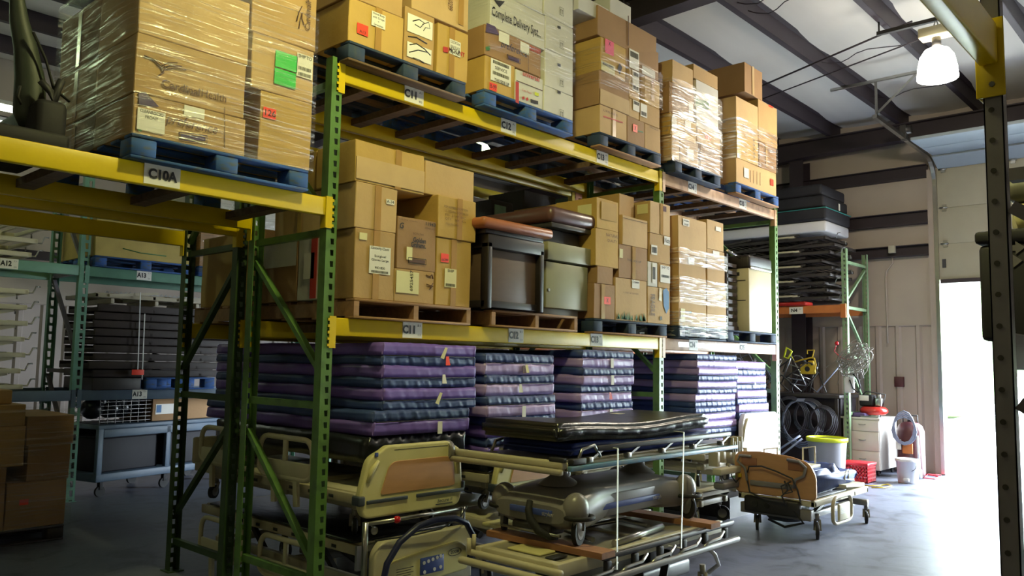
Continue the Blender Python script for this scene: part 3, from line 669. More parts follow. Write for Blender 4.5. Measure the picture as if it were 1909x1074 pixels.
# ---------------------------------------------------------------- C12 top
YT2 = -.12
pallet('bright blue pallet on the upper beam at C12', PY(903, 190, YT2).x, PY(1068.7, 246, YT2).x, YT2, ZT)
g = load(0, YT2+.012, zt_, 'cartons on the upper C12 pallet')
carton(g, 'brown THIS SIDE UP carton with a shipping label low in the C12 load', 903, 101, 960, 173, 3, .42, (
    ('lab',914,108,951,149,'paper',('|||','SERVICE','|||','')), ('txt','THIS SIDE UP',934,154,6,'ink',28,dict(bold=.03)), ('poly',((915,142),(917,142),(917,148),(919,148),(916,151),(913,148),(915,148)),'ink','arrow_mark'), ('lab',911.5,153,925,167,'red',('B-99',))), backs=.62)
carton(g, 'white copy paper carton with a red printed lid on the C12 pallet', 960, 127, 1012, 191, M['white_card'], .42, (
    ('txt','universal',989,143,9,'inkr',31,dict(bold=.02)), ('poly',((960,152),(966,154),(966,194),(960,191)),'inkr','red_corner'), ('seam', .38), ('txt','Copy Paper',981,171,4,'inkr',18),
    ('poly',((996,172),(1003,174),(1003,180),(996,178)),'lime','yellow_print'), ('poly',((972,181),(976,180),(977,185),(973,186)),'inkr'), ('poly',((979,183),(983,182),(984,187),(980,188)),'inkr'), ('poly',((988,185),(1002,189),(1002,195),(988,191)),'ink','barcode')), dy=-.006)
carton(g, 'brown carton with a purple corner and number 20389 on the C12 pallet', 903, 43, 1009, 101, 2, .42, (
    ('poly',((906,43),(922,50),(930,66),(904,60)),'inkp','corner_print'), ('lab',929,57,948,77,'paper'), ('lab',969,77,985,97,'paper'), ('txt','preference',957,92,13,'inknavy',50,dict(shear=.3)),
    ('txt','20389',997,94,9,'inkr',20,dict(bold=.02)), ('line',((944,102),(969,111),(969,119),(944,110),(944,102)),'inkp',.0012), ('poly',((946,104),(967,112),(967,117),(946,109)),'inkp','barcode'), ('poly',((904,88),(912,86),(912,94),(905,94)),'inkg','recycling_mark'), ('line',((984,100),(984,136)),'inkb',.001)), backs=.62)
carton(g, 'long white carton with large black lettering on the C12 pallet', 913.5, -22, 1016.5, 43, M['white_card'], .42, (
    ('txt','Complete Delivery Syst...',963,43,17,'ink',92,dict(bold=.012)), ('poly',((920,0),(940,3),(930,14)),'ink','logo')), backs=.62)
for i, (a, b, nm) in enumerate(((158, 208.6, 'bottom'), (88, 158, 'second from bottom'), (26, 88, 'third from bottom'), (-45, 26, 'fourth from bottom'))):
    carton(g, 'white carton with up arrows, %s in the right-hand column of the C12 load' % nm, 1013.5, a, 1068.7, b, M['white_card'], .42, (('arrows', 1046, b-4+(8 if i == 0 else 0), .035), ('poly',((1038,b-40),(1044,b-38),(1044,b-33),(1038,b-35)),'ink','hand_hole')), dy=-.004)
carton(g, 'plain white carton over the long white one on the C12 pallet', 913.5, -95, 1013, -22, M['white_card'], .42)
b0 = g['boxes'][0]
film('thin clear film around the white cartons of the C12 load', b0[0]+.02, g['boxes'][4][1]+.01, YT2+.003, YT2+1.08, zt_+.3, 4.35, film_mat('thin_film', .02, .35), .006)
# ---------------------------------------------------------------- C13 top
YT3 = -.11
pallet('dark blue pallet on the upper beam at C13', PY(1118, 260, YT3).x, PY(1232.8, 300, YT3).x, YT3, ZT, 'pdark', bottom=M['wood'])
g = load(0, YT3+.012, zt_, 'cartons on the upper C13 pallet')
carton(g, 'tan carton with thin red lines at the lower left of the C13 load', 1118, 193.6, 1169, 247, 1, .45, (('tape', .5, 1), ('txt','LIFELINES',1137,211,4,'inkb',26), ('poly',((1124,216),(1160,228),(1160,230),(1124,218)),'inkr')), backs=.55)
carton(g, 'small carton with a red sticker, bottom middle of the C13 load', 1169, 215, 1202, 263, 2, .45, (('lab',1179,231,1187,245,'red',('X',)),('poly',((1181,241),(1198,246),(1198,248),(1181,243)),'inkg')))
carton(g, 'small carton with line drawings at the bottom right of the C13 load', 1202, 229, 1231.6, 274, 0, .45, (('txt','FRAGILE',1218,240,4,'inkb',16),))
carton(g, 'carton bound with crumpled clear tape, second row left of the C13 load', 1116, 129, 1173, 195, 2, .45, (('lab',1118,165,1172,200,'cleartape'),), backs=.55)
carton(g, 'carton with a pink label and a diamond mark, third row left of the C13 load', 1119, 66.5, 1167, 129, 3, .45, (('lab',1127,70,1143,98,'pink',('X','')), ('lab',1115,110,1145,128,'ylabel',('|||','')), ('poly',((1154,118),(1159,126),(1154,140),(1150,128)),'ink')), backs=.55)
carton(g, 'small carton with a white label left of centre in the C13 load', 1173, 182, 1192, 217, 1, .45, (('lab',1179,185,1191,205,'paper',('|||','')),))
carton(g, 'small carton with a green edged label right of it in the C13 load', 1192.5, 188, 1230, 226, 0, .45, (('lab',1193,192,1205,216,'paper',('','|||')),))
carton(g, 'little carton in the middle column of the C13 load', 1170, 125, 1201, 182, 1, .45, (('lab',1178,128,1190,168,'paper',('|||','','|||')),))
carton(g, 'carton with a shipping label at the right of the C13 load', 1202, 140, 1230, 188, 3, .45, (('tape', .5, .8),))
carton(g, 'carton with slanted labels, upper right of the C13 load', 1168, 66, 1228, 125, 2, .45, (('lab',1172,90,1190,126,'paper',('|||','')), ('lab',1196,122,1220,145,'paper')))
carton(g, 'large dark kraft carton, wrapped, on top of the C13 load', 1114, 8, 1224, 66, KR[2], .45, (('line',((1170,30),(1170,85)),'inkb',.002),), backs=.55)
carton(g, 'small pale green and white carton on the very top of the C13 load', 1078, -14, 1136, 16, M['white_card'], .3, (), dy=.02)
carton(g, 'small white carton with black print on the very top of the C13 load', 1137, -10, 1177, 24, M['white_card'], .3, (('txt','4C 10M',1166,6,5,'ink',12),), dy=.02)
b0 = g['boxes'][0]
film('wrinkled clear film around the upper half of the C13 load', b0[0]-.01, g['boxes'][2][1]+.012, YT3+.002, YT3+1.03, zt_+.42, 4.33, fA, .010, seed=3)
# ---------------------------------------------------------------- C14 top
pallet('dark blue pallet on the upper beam at C14', PY(1259, 310, YT3).x, PY(1344, 342, YT3).x, YT3, ZT, 'pdark')
g = load(0, YT3+.012, zt_, 'cartons on the upper C14 pallet')
carton(g, 'narrow tan carton at the lower left of the C14 load', 1251, 250, 1267, 291, 1, .45, (), backs=.55)
carton(g, 'tan carton with a paper label, bottom middle of the C14 load', 1267.5, 254, 1302, 296, 0, .45, (('lab',1280,276,1292,296,'paper'),))
carton(g, 'brown carton at the bottom right of the C14 load', 1306, 266, 1343, 309, 2, .45, (('seam', .3),))
carton(g, 'tan carton with two labels, second row left of the C14 load', 1249, 209, 1298, 250, 3, .45, (('lab',1251,216,1260,240,'paper'), ('lab',1276,225,1287,238,'paper')), backs=.55)
carton(g, 'tan carton with an orange sticker, second row right of the C14 load', 1300, 235, 1343, 266, 1, .45, (('lab',1314,250,1324,259,'red'),))
carton(g, 'greyish carton, third row left of the C14 load', 1247, 150.5, 1294, 209, 2, .45, (('lab',1283,190,1291,220,'paper'),), backs=.55)
carton(g, 'white carton with green print, upper right of the C14 load', 1294, 145, 1339, 235, M['white_card'], .45, (('poly',((1296,184),(1320,190),(1320,204),(1296,198)),'inkg'),))
carton(g, 'wide carton at the top left of the C14 load', 1253, 109.5, 1292, 150, 1, .45, (), backs=.55)
carton(g, 'carton beside the wide one on the top of the C14 load', 1292.5, 118, 1338, 145, 0, .45)
b0 = g['boxes'][0]
film('shiny wrinkled film wound around the whole C14 load', b0[0]-.01, g['boxes'][2][1]+.014, YT3-.0, YT3+1.03, ZT+.10, 4.35, fB, .014, seed=5)
# ---------------------------------------------------------------- C15 top
pallet('blue pallet at the far end of the upper beam, C15', PY(1372, 355, YT3).x, PY(1452, 376, YT3).x, YT3, ZT, 'pblue', bottom=M['wood'])
g = load(0, YT3+.012, zt_, 'cartons on the upper C15 pallet')
carton(g, 'wide tan carton with a small orange mark, bottom of the C15 load', 1372, 293, 1446.7, 340, 1, .45, (('lab',1386,312,1395,330,'paper'), ('lab',1435,333,1441,345,'red'), ('line',((1398,318),(1398,340)),'inkb',.0012), ('line',((1404,318),(1404,342)),'inkb',.0012), ('line',((1410,320),(1410,344)),'inkb',.0012), ('line',((1416,322),(1416,346)),'inkb',.0012)), backs=.55)
carton(g, 'tan carton with sideways lettering, second row left of the C15 load', 1374, 244.5, 1413.5, 293, 3, .45, (('txt','GYM',1405,278,6,'ink',16,dict(rot=90)),), backs=.55)
carton(g, 'crumpled brown carton, second row right of the C15 load', 1415, 262, 1447, 302, 2, .45, (('tape', .4, .9, 'cleartape'),), am=.008)
carton(g, 'tan carton with small printed word, third row left of the C15 load', 1372, 178, 1413, 244.5, 1, .45, (('txt','Orderly',1392,238,5,'ink',18),), backs=.55)
carton(g, 'brown carton behind glossy film with a red mark, third row right of the C15 load', 1413.5, 184, 1448.7, 262, 0, .45, (('lab',1432,188,1440,198,'red'),))
carton(g, 'brown carton standing on top of the C15 load', 1388, 115, 1421, 178, 2, .6, (('tape', .45, 1, 'cleartape'),))
b0 = g['boxes'][0]
film('glossy film band around the upper part of the C15 load', b0[0]-.01, g['boxes'][0][1]+.012, YT3+.0, YT3+1.03, zt_+.26, zt_+.72, fB, .014, seed=8)
# ---------------------------------------------------------------- lower shelf, C11
YL = -.06; zl_ = ZL+.125
pallet('bare wooden pallet on the lower beam at C11', PY(660, 577, YL).x, PY(877.7, 592, YL).x, YL, ZL, 'wood', stringer=True)
g = load(0, YL+.012, zl_, 'cartons on the lower C11 pallet')
carton(g, 'tall tan carton with a blue headed label, lower left of the C11 stack', 660, 423, 736, 556.5, 0, .30, (
    ('tape', .52, 1), ('lab',688,457.5,726,509,'paper',('','','Surgical','Gloves Large','','9001830','|||')), ('txt','Kimberly-Clark',707,464,5,'inkblue',34,dict(bold=.02)), ('lab',669,433,683,446,'ylabel'), ('poly',((672,441),(676,436),(681,438),(678,443)),'inkg')))
carton(g, 'brown carton with a blue label turned sideways, below the cereal carton', 734, 499, 809.5, 562, 0, .45, (
    ('lab',738,504,779,545,'ylabel'), ('txt','6925457',766,524,7,'ink',30,dict(rot=90, bold=.02)), ('poly',((738,504),(744,504),(744,542),(738,542)),'inkblue','label_header'), ('line',((793,513),(800,516),(804,512),(806,520)),'inkb',.002), ('line',((794,530),(806,534),(799,540),(806,528)),'inkb',.003)))
carton(g, 'tall golden carton with an orange sticker and paper label, lower C11 stack', 812.5, 441, 877.7, 571, 3, .45, (('tape', .48, 1), ('lab',821,472,835,488,'red',('','66299')), ('lab',828,500,849,535,'ylabel',('SHIP','','','|||'))))
carton(g, 'brown cereal carton with a slanted paper label on the lower C11 pallet', 740, 401, 813, 499, 2, .45, (
    ('txt','Golden',781,449,9,'ink',24,dict(bold=.03)), ('txt','Grahams.',779,458,9,'ink',28,dict(bold=.03)), ('txt','BOWLPAK',779,437,4,'inkb',20), ('txt','11943',801,419,6,'ink',18,dict(bold=.02)), ('txt','000481303',800,427,3.5,'inkb',18),
    ('txt','G',747,421,11,'ink',8,dict(bold=.02, shear=.2)), ('lab',757,460,767,484,'ylabel'), ('line',((760,480),(793,484),(793,494),(760,490),(760,480)),'ink',.0012), ('poly',((762,482),(791,486),(791,492),(762,488)),'inkb','barcode'), ('txt','4-24 1/4oz containers',760,411,2.5,'inkb',34)))
carton(g, 'plain tan carton with a small white label, second up in the C11 stack', 662, 337, 740.7, 421, 1, .30, (('tape', .52, 1), ('lab',719,371,734,380,'paper',('A-34',))), backs=.62)
carton(g, 'long golden carton with a sagging taped lid on top of the C11 stack', 662, 258.6, 792, 337, 3, .42, (('seam', .42), ('lab',664,290,790,332,'cleartape'), ('tape', .6, 1)), backs=.45, am=.007)
carton(g, 'square golden carton with faded printed lines, upper right of the C11 stack', 812.5, 361, 887.7, 441, 3, .45, (('tape', .55, 1), ('txt','ITEM NUMBER/DESCRIPTION',849,389,4,'inkb',44), ('txt','L/S OPENING COAT/BLK/4',850,397,4,'inkb',44), ('txt','P/N   31 HY  EAC',848,404,4,'inkb',38), ('txt','QTY    264   KG',848,411,4,'inkb',38), ('txt','MADE IN CHINA',842,419,4,'inkb',24)), dy=-.01)
carton(g, 'large plain golden carton at the top right behind the printed one', 792, 297.7, 884, 361, 1, .45, (), dy=.05)
# boxes deeper in the C11 bay, seen through the nearest frame
def sbox(label, x0, x1, y0, y1, z0, z1, m, kids=()):
    nseed[0] += 1; t = thing('carton', ((x0+x1)/2, (y0+y1)/2, z0), label, 'box', 'cartons deep in the lower C11 bay')
    carton_mesh(x0, x1, y0, y1, z0, z1, .003, nseed[0]).build('box_body', m, t)
    for a, b, c, d, mm, nm in kids: MB().box(x0-.006, x0-.0045, a, b, c, d).build(nm, mm, t)
    return t
# rear row pallet load
pallet('wooden pallet in the rear row, behind the C11 cartons', .12, 1.14, 1.02, ZL, 'wood', .95, stringer=True)
SZ = 2.39
sbox('white carton with a red stripe down its side, seen through the nearest frame', .11, .56, .27, .525, zl_+.002, SZ, M['white_card'], ((.30, .37, zl_+.01, SZ-.01, 'inkr', 'red_stripe'), (.33, .45, 2.10, 2.27, 'paper', 'paper_label')))
sbox('brown carton with a pale top half beside the red striped one', .11, .56, .535, .97, zl_+.002, SZ, KR[2], ((.545, .96, 2.20, SZ-.01, 'white_card', 'pale_panel'),))
sbox('golden carton on the far side behind the red striped carton', .13, .56, 1.04, 1.9, zl_+.002, 2.5, KR[3])
sbox('tan carton at the back of the rear row behind the C11 stack', .60, 1.12, 1.04, 1.9, zl_+.002, 2.6, KR[0])
# ---------------------------------------------------------------- lower shelf, C13
YL3 = -.07
pallet('grey blue pallet on the lower beam at C13', PY(1107, 600, YL3).x, PY(1243.8, 622, YL3).x, YL3, ZL, 'pdark', bottom=M['wood'])
g = load(0, YL3+.012, zl_, 'cartons on the lower C13 pallet')
carton(g, 'brown carton with an orange red sticker, lower left of the C13 stack', 1107, 527, 1146.6, 592, 2, .45, (('tape', .4, 1), ('lab',1125,553,1137,567,'red',('X',))), backs=.5)
gb = carton(g, 'tan carton with printed green grass along its foot in the C13 stack', 1147, 516, 1206, 596, 1, .45, (('lab',1177,521,1191,537,'paper',('Drawers','')), ('txt','A CHEST OF DRAWERS',1175,547,3,'inkb',28)))
bx = g['boxes'][-1]; mb = MB(); rr = random.Random(4)
for k in range(46):
    x = bx[0]+.02+(bx[1]-bx[0]-.04)*rr.random(); h = rr.uniform(.03, .075); w = rr.uniform(.006, .012)
    mb.prism([(x-w, bx[4]+.012), (x+w, bx[4]+.012), (x+rr.uniform(-.01, .01), bx[4]+.012+h)], lambda a, b: (a, YL3+.005, b), lambda a, b: (a, YL3+.004, b))
mb.build('grass_print', 'inkg', gb)
fr = carton(g, 'tan carton printed FRAGILE sideways with a blue goblet, right of the C13 stack', 1207, 533, 1249, 600, 1, .45, (('poly',((1235,541),(1241,537),(1246,545),(1246,575),(1241,585),(1236,570)),'inkblue','goblet_print'), ('poly',((1228,536),(1234,538),(1232,562),(1227,560)),'tape'), ('poly',((1229,590),(1233,590),(1233,597),(1229,596)),'ink')))
bx = g['boxes'][-1]; text('FRAGILE', (bx[0]+.075, YL3+.0045, (bx[4]+bx[5])/2), .075, 'inkb', fr, 'f', name='printed_lettering', width=.2, rot=-90, bold=.01)
carton(g, 'small brown carton, second in the left column of the C13 stack', 1113, 495, 1143, 527, 2, .45, (), backs=.5)
carton(g, 'carton with a handwritten line and a vertical tape, middle of the C13 stack', 1153, 454, 1207, 516, 2, .45, (('tape', .5, 1), ('txt','THIS SIDE UP',1181,487,4,'ink',26), ('lab',1152,463,1160,480,'ylabel')))
carton(g, 'thin white carton standing at the right of the C13 stack', 1207.5, 487, 1226, 533, M['white_card'], .45, (('lab',1215,490,1221,528,'paper',('|||',)),))
carton(g, 'thin carton covered with a large label at the right edge of the C13 stack', 1227, 490, 1249, 533, 0, .45, (('lab',1230,494,1248,526,'paper',('SHIP TO','','|||','')),))
carton(g, 'square golden carton with faded lettering, left column of the C13 stack', 1110, 424, 1154.5, 495, 3, .45, (('txt','NATURAL',1140,440,6,'inkb',22), ('txt','QUALITY',1140,450,5,'inkb',18)), backs=.5)
carton(g, 'tilted carton with a loose flap in the middle of the C13 stack', 1160, 400, 1207, 454, 1, .45, (('seam', .1),), am=.009)
carton(g, 'tan carton with a small label, right column of the C13 stack', 1211, 433, 1249.5, 487, 0, .45, (('lab',1237,440,1248,456,'paper',('Note',)), ('lab',1213,456,1224,474,'paper',('|||',))))
carton(g, 'yellowish carton with handwritten crosses on its side, top left of the C13 stack', 1112, 367, 1153, 424, 3, .45, (('lab',1120,375,1148,408,'cleartape'), ('side', .05, .2, .3, .8, 'ylabel')), backs=.5)
carton(g, 'tall carton with a red mark at the top right of the C13 stack', 1211.5, 373, 1249.5, 433, 1, .45, (('tape', .55, 1), ('lab',1235,384,1241,394,'maroon'), ('side', .02, .14, .6, .9, 'ylabel')))
carton(g, 'tan carton seen behind the tilted one in the C13 stack', 1154, 360, 1182, 400, 0, .3, (), dy=.1)
# ---------------------------------------------------------------- lower shelf, C14
pallet('pale blue pallet on the lower beam at C14', PY(1265, 617, YL3).x, PY(1354, 627, YL3).x, YL3, ZL, 'pdark')
g = load(0, YL3+.012, zl_, 'cartons on the lower C14 pallet')
carton(g, 'tan carton at the bottom left of the wrapped C14 stack', 1265, 552, 1317, 608, 1, .45, (('lab',1268,575,1276,600,'ylabel'), ('poly',((1268,579),(1288,581),(1288,584),(1268,582)),'inkblue')), backs=.5)
carton(g, 'tan carton with a paper note, middle left of the wrapped C14 stack', 1265, 471, 1316, 552, 0, .45, (('lab',1282,479,1293,492,'paper',('Note','')),), backs=.5)
carton(g, 'tan carton with a white note at the upper left of the wrapped C14 stack', 1264, 400, 1317, 471, 1, .45, (('lab',1272,407,1284,420,'paper',('A-Gown','Small')),), backs=.5)
carton(g, 'tan carton at the bottom right of the wrapped C14 stack', 1318, 535, 1354, 612, 1, .45)
carton(g, 'tan carton at the middle right of the wrapped C14 stack', 1318, 463, 1351, 535, 0, .45, (('lab',1328,467,1340,477,'paper'),))
carton(g, 'tan carton at the upper right of the wrapped C14 stack', 1318, 408, 1349, 463, 1, .45, (('lab',1333,422,1343,430,'paper'),))
b0 = g['boxes'][0]; b1 = g['boxes'][3]
for z0, z1, nm, sd in ((2.56, 2.72, 'upper', 3), (2.18, 2.44, 'middle', 4), (1.86, 2.10, 'lower', 9)):
    film('crumpled glossy film band, %s one around the lower shelf C14 stack' % nm, b0[0]-.004, b1[1]+.006, YL3+.002, YL3+1.0, z0, z1, fB, .014, seed=sd)
# ================================================================== EXAM TABLES AND CABINET ON THE LOWER SHELF
YE = -.08
pallet('bare wooden pallet under the two exam tables', PY(917, 590, YE).x, PY(1077, 605, YE).x, YE, ZL, 'wood', stringer=True)
def quadbox(mb, u0, v0, u1, v1, y, d, r=.008):
    a = PY(u0, v0, y); b = PY(u1, v1, y); c = PY(u0, v1, y); mb.rbox(a.x, b.x, y, y+d, c.z, a.z, r); return mb
x0 = PY(909, 530, YE-.05).x; x1 = PY(1014, 530, YE-.05).x; zb = zl_+.002
t = thing('exam_table', ((x0+x1)/2, .25, zb), 'exam table with a rust coloured top on a black framed brown cabinet', 'exam table')
MB().rbox(x0+.03, x1-.03, YE, YE+.62, zb+.03, 2.40, .006).build('cabinet_body', 'cabbr', t)
fr = MB()
for a in (x0, x1-.045): fr.rbox(a, a+.045, YE-.05, YE+.02, zb, 2.44, .006)
fr.rbox(x0, x1, YE-.05, YE+.5, 2.40, 2.50, .006)
for a in (x0-.002, x1-.04): fr.rbox(a, a+.042, YE+.58, YE+.65, zb, 2.44, .006)
fr.rbox(x0, x1, YE-.02, YE+.6, zb+.01, zb+.06, .004)
fr.build('black_frame', 'cabdark', t)
MB().rbox(x0-.1, x1+.06, YE-.10, YE+.95, 2.535, 2.61, .03, 3).build('cushion', 'vinylor', t)
MB().rbox(x0-.02, x1+.0, YE-.04, YE+.8, 2.50, 2.535, .006).build('cushion_base', 'cabdark', t)
xa = PY(1018, 500, 0).x; xb = PY(1096, 500, 0).x
t = thing('exam_table', ((xa+xb)/2, .3, zb), 'grey green exam table with a thick brown vinyl top, behind the rust one', 'exam table')
MB().rbox(xa+.0, xb, 0, .6, 2.02, 2.39, .006).build('cabinet_body', 'cabgr', t)
MB().rbox(xa-.0, xb+.02, -.015, .6, 2.405, 2.55, .006).build('drawer', 'cabgr', t)
MB().rbox(xa+.02, xb-.08, .04, .56, zb, 2.02, .004).build('plinth', 'greylam', t)
MB().rbox(xa+.02, xb-.02, .08, .5, 2.55, 2.675, .01).build('lift_housing', 'dsteel', t)
cu = MB(); cu.rbox(2.05, 2.69, -.04, 1.05, 2.715, 2.845, .05, 4); cu.build('cushion', 'vinylbr', t)
MB().rbox(2.09, 2.66, -.01, 1.0, 2.675, 2.715, .005).build('cushion_base', 'dsteel', t)
MB().cyl((xa+.02, -.004, 2.16), (xa+.02, -.02, 2.16), .012).build('drawer_knob', 'steel', t)
# dark boxes behind the exam tables with bits of green equipment
for i, (u, v, w, h, mm, lb) in enumerate(((930, 395, .3, .16, 'darkstuff', 'dark case behind the exam tables with a pale green front'), (1000, 380, .5, .24, 'brownframe', 'dark brown carton standing behind the brown exam table top'))):
    p = PY(u, v, 1.25); t = thing('equipment_case', (p.x, 1.4, ZL+.125), lb, 'case')
    MB().rbox(p.x-w/2, p.x+w/2, 1.2, 1.7, ZL+.126, p.z+.1, .01).build('case_body', mm, t)
    if i == 0:
        MB().rbox(p.x-w/2+.03, p.x+.04, 1.19, 1.2, p.z-.06, p.z+.05, .004).build('front_panel', mat('green_equipment', '8CB8A0', .3), t)
pallet('wooden pallet in the rear row behind the rust topped exam table', 1.3, 2.45, 1.06, ZL, 'oldwood', .9, stringer=True, h=.125)
pallet('wooden pallet in the rear row behind the brown topped exam table', 2.5, 3.66, 1.06, ZL, 'oldwood', .9, stringer=True, h=.125)
# C15 lower: cabinet and slatted frame
YC = -.07
pallet('dark blue pallet on the lower beam at C15', PY(1357, 625, YC).x, PY(1447, 636, YC).x, YC, ZL, 'pdark')
x0 = PY(1398, 550, YC).x; x1 = PY(1440, 550, YC).x; zb = zl_+.002
t = thing('cream_cabinet', ((x0+x1)/2, .2, zb), 'cream metal cabinet with a black top on the lower shelf at C15', 'cabinet')
MB().rbox(x0, x1, YC+.01, YC+.62, zb, 2.66, .008).build('cabinet_body', 'cabcream', t)
MB().rbox(x0-.006, x1+.004, YC+.0, YC+.63, 2.66, 2.81, .03, 3).build('black_top', 'cabdark', t)
MB().rbox(x0+.02, x1-.02, YC-.004, YC+.01, 2.655, 2.69, .002).build('handle_strip', 'steel', t)
sd = MB()
for z in (2.52, 2.30): sd.box(x0-.004, x0, YC+.05, YC+.58, z, z+.01)
sd.build('drawer_gap', 'dgrey', t)
MB().rbox(x0-.005, x0, YC+.12, YC+.24, 2.58, 2.62, .002).build('grip_recess', 'dgrey', t)
xs = PY(1352, 550, YC+.15).x
t = thing('slatted_frame', (xs+.15, .1, zb), 'brown slatted bed end standing beside the cream cabinet', 'frame')
MB().box(xs, xs+.03, .06, .64, zb, 2.80).box(xs, xs+.24, .05, .09, zb, zb+.05).build('side_rail', 'brownframe', t)
for k in range(9): MB().box(xs+.005, xs+.23, .06, .085, 2.02+.08*k, 2.06+.08*k).build('slat', 'brownframe', t)
MB().cyl((xs-.02, .04, 2.83), (xs+.36, .04, 2.76), .013).build('steel_handle', 'chrome', t)
# ================================================================== MATTRESSES
MATT = {}
def matt_half(w, d, h, y_rip, seed):
    rnd = random.Random(seed); mb = MB().box(-w/2, w/2, 0, d, 0, h)
    bmesh.ops.bevel(mb.b, geom=mb.b.edges[:], offset=.007, segments=2, affect='EDGES')
    bmesh.ops.subdivide_edges(mb.b, edges=[e for e in mb.b.edges if abs(e.verts[0].co.x-e.verts[1].co.x) > .3], cuts=84, use_grid_fill=True)
    bmesh.ops.subdivide_edges(mb.b, edges=[e for e in mb.b.edges if abs(e.verts[0].co.y-e.verts[1].co.y) > .3], cuts=20, use_grid_fill=True)
    bmesh.ops.subdivide_edges(mb.b, edges=[e for e in mb.b.edges if abs(e.verts[0].co.z-e.verts[1].co.z) > .03], cuts=2, use_grid_fill=True)
    p = [rnd.uniform(0, 6) for _ in range(5)]
    for v in mb.b.verts:
        c = v.co
        if abs(c.x) < w/2-.015:
            q = y_rip*(math.sin(c.x*62+c.z*45+p[0]+.8*math.sin(c.x*11+p[3]))*.6+math.sin(c.x*117+c.z*70+p[1]+1.3*math.sin(c.x*7))*.5)
            if c.y < .02: c.y += q+.004*math.sin(c.x*9+p[2])
            if c.y > d-.02: c.y -= q
        c.z += .004*math.sin(c.y*5+p[3])+.003*math.sin(c.x*7+p[4])+.0012*math.sin(c.x*60+c.y*20) if .01 < c.z < h+.01 else 0
        if abs(c.x) > w/2-.02: c.x += .005*math.sin(c.y*9+c.z*30+p[1])
    for f in mb.b.faces: f.smooth = True
    return mb
def mattress(x, y, z, purple_top, w, d, h, label, group, pm='purple', tagc=None, seed=1, rz=0):
    key = (purple_top, round(w, 2), round(d, 2), pm, seed)
    if key in MATT: 
        t = copy_tree(MATT[key], (x, y, z), label, group, rz)
    else:
        t = thing('mattress', (0, 0, 0), label, 'mattress', group); hn, hp = h*.44, h*.56
        if purple_top: za, zb_ = hn, 0
        else: za, zb_ = 0, hp
        for zz, hh, m, nm, rip in ((za, hp, pm, 'coloured_cover', .0014), (zb_, hn, 'navy', 'dark_cover', .0032)):
            o = matt_half(w, d, hh-.002, rip, seed).xf(Matrix.Translation((0, 0, zz))).build(nm, m, org=(0,0,0)); o.parent = t
        o = MB().tube([(-w/2+.02, -.004, hn if purple_top else hp), (w/2-.02, -.004, hn if purple_top else hp)], .003, 5).build('zip', 'dgrey', org=(0,0,0)); o.parent = t
        t.location = (x, y, z); t.rotation_euler = (0, 0, rz); MATT[key] = t
    if tagc:
        for (tx, tz, mm, kind) in tagc:
            mb = MB()
            if kind == 'tag': mb.hexa([(tx-.02, -.02, tz-.03), (tx+.02, -.022, tz-.03), (tx+.02, -.02, tz-.03+.002), (tx-.02, -.018, tz-.028), (tx-.012, -.012, tz+.03), (tx+.012, -.012, tz+.03), (tx+.012, -.010, tz+.03), (tx-.012, -.010, tz+.03)])
            elif kind == 'flag': mb.prism([(tx-.05, tz-.02), (tx-.01, tz+.05), (tx+.012, tz+.045), (tx-.02, tz-.03)], lambda a, b: (a, -.03, b), lambda a, b: (a, -.032, b))
            else: mb.box(tx-.02, tx+.02, -.013, -.010, tz-.04, tz+.04)
            o = mb.build('care_tag', mm, org=(0,0,0)); o.parent = t
    return t
HM = .142
def stack(n, xc, y, ztop, w, d, flips, place, group, pm, tags={}, h=HM, jit=.02, seed=3):
    rnd = random.Random(seed); z = ztop
    for k in range(n):
        z -= h
        lab = '%s and navy mattress, %s in the %s' % ('purple' if pm == 'purple' else 'lilac', (ORD[k]+' from the top') if k else 'topmost', place)
        mattress(xc+rnd.uniform(-jit, jit), y+rnd.uniform(-jit*.6, jit*.6)+k*.0, z, flips[k], w, d, h, lab, group, pm, tags.get(k), seed=1+(k % 3))
    return z
G = 'mattresses under the rack'
zz = stack(3, .765, -.10, 1.690, .83, 2.12, [1, 1, 1], 'tall stack nearest the camera', G, 'purple', {0: ((.10, .075, 'ylabel', 'flag'), (.13, .035, 'red', 'tag')), 1: ((.10, .055, 'paper', 'tag'),), 2: ((.05, .06, 'ylabel', 'flag'),)}, jit=.01)
stack(1, .70, -.12, zz-.002, .83, 2.12, [0], 'tall stack nearest the camera, below the first three', G, 'purple', {0: ((.13, .03, 'paper', 'lab'),)}, h=.150)
zz2 = zz-.152
o = thing('mattress', (.67, -.1, zz2-.165), 'glossy black vinyl mattress sagging at the very bottom of the nearest stack', 'mattress', G)
q = matt_half(.84, 1.88, .16, .008, 9).build('black_cover', 'blackv', org=(0,0,0)); q.parent = o
def under(x, w, z0, z1, label):
    o = thing('mattress', (x, -.08, z0+.002), label, 'mattress', G)
    q = matt_half(w, 1.9, z1-z0-.004, .008, 9).build('black_cover', 'blackv', org=(0,0,0)); q.parent = o
under(1.70, .76, .795, .888, 'black vinyl mattress at the very bottom of the second stack')
under(2.76, .74, .775, .978, 'thick black vinyl mattress at the very bottom of the third stack')
under(5.40, .70, .825, 1.028, 'thick black vinyl mattress at the very bottom of the fifth stack')
stack(3, 1.66, -.10, 1.640, .77, 1.9, [0, 0, 0], 'second stack from the camera', G, 'lilac', {0: ((.02, .04, 'maroon', 'tag'), (.05, .045, 'ylabel', 'tag')), 1: ((-.02, .05, 'paper', 'tag'),), 2: ((0, .03, 'paper', 'lab'),)}, h=.150)
stack(2, 1.70, -.08, 1.19, .77, 1.9, [0, 0], 'lower part of the second stack', G, 'purple', {}, h=.150, seed=5)
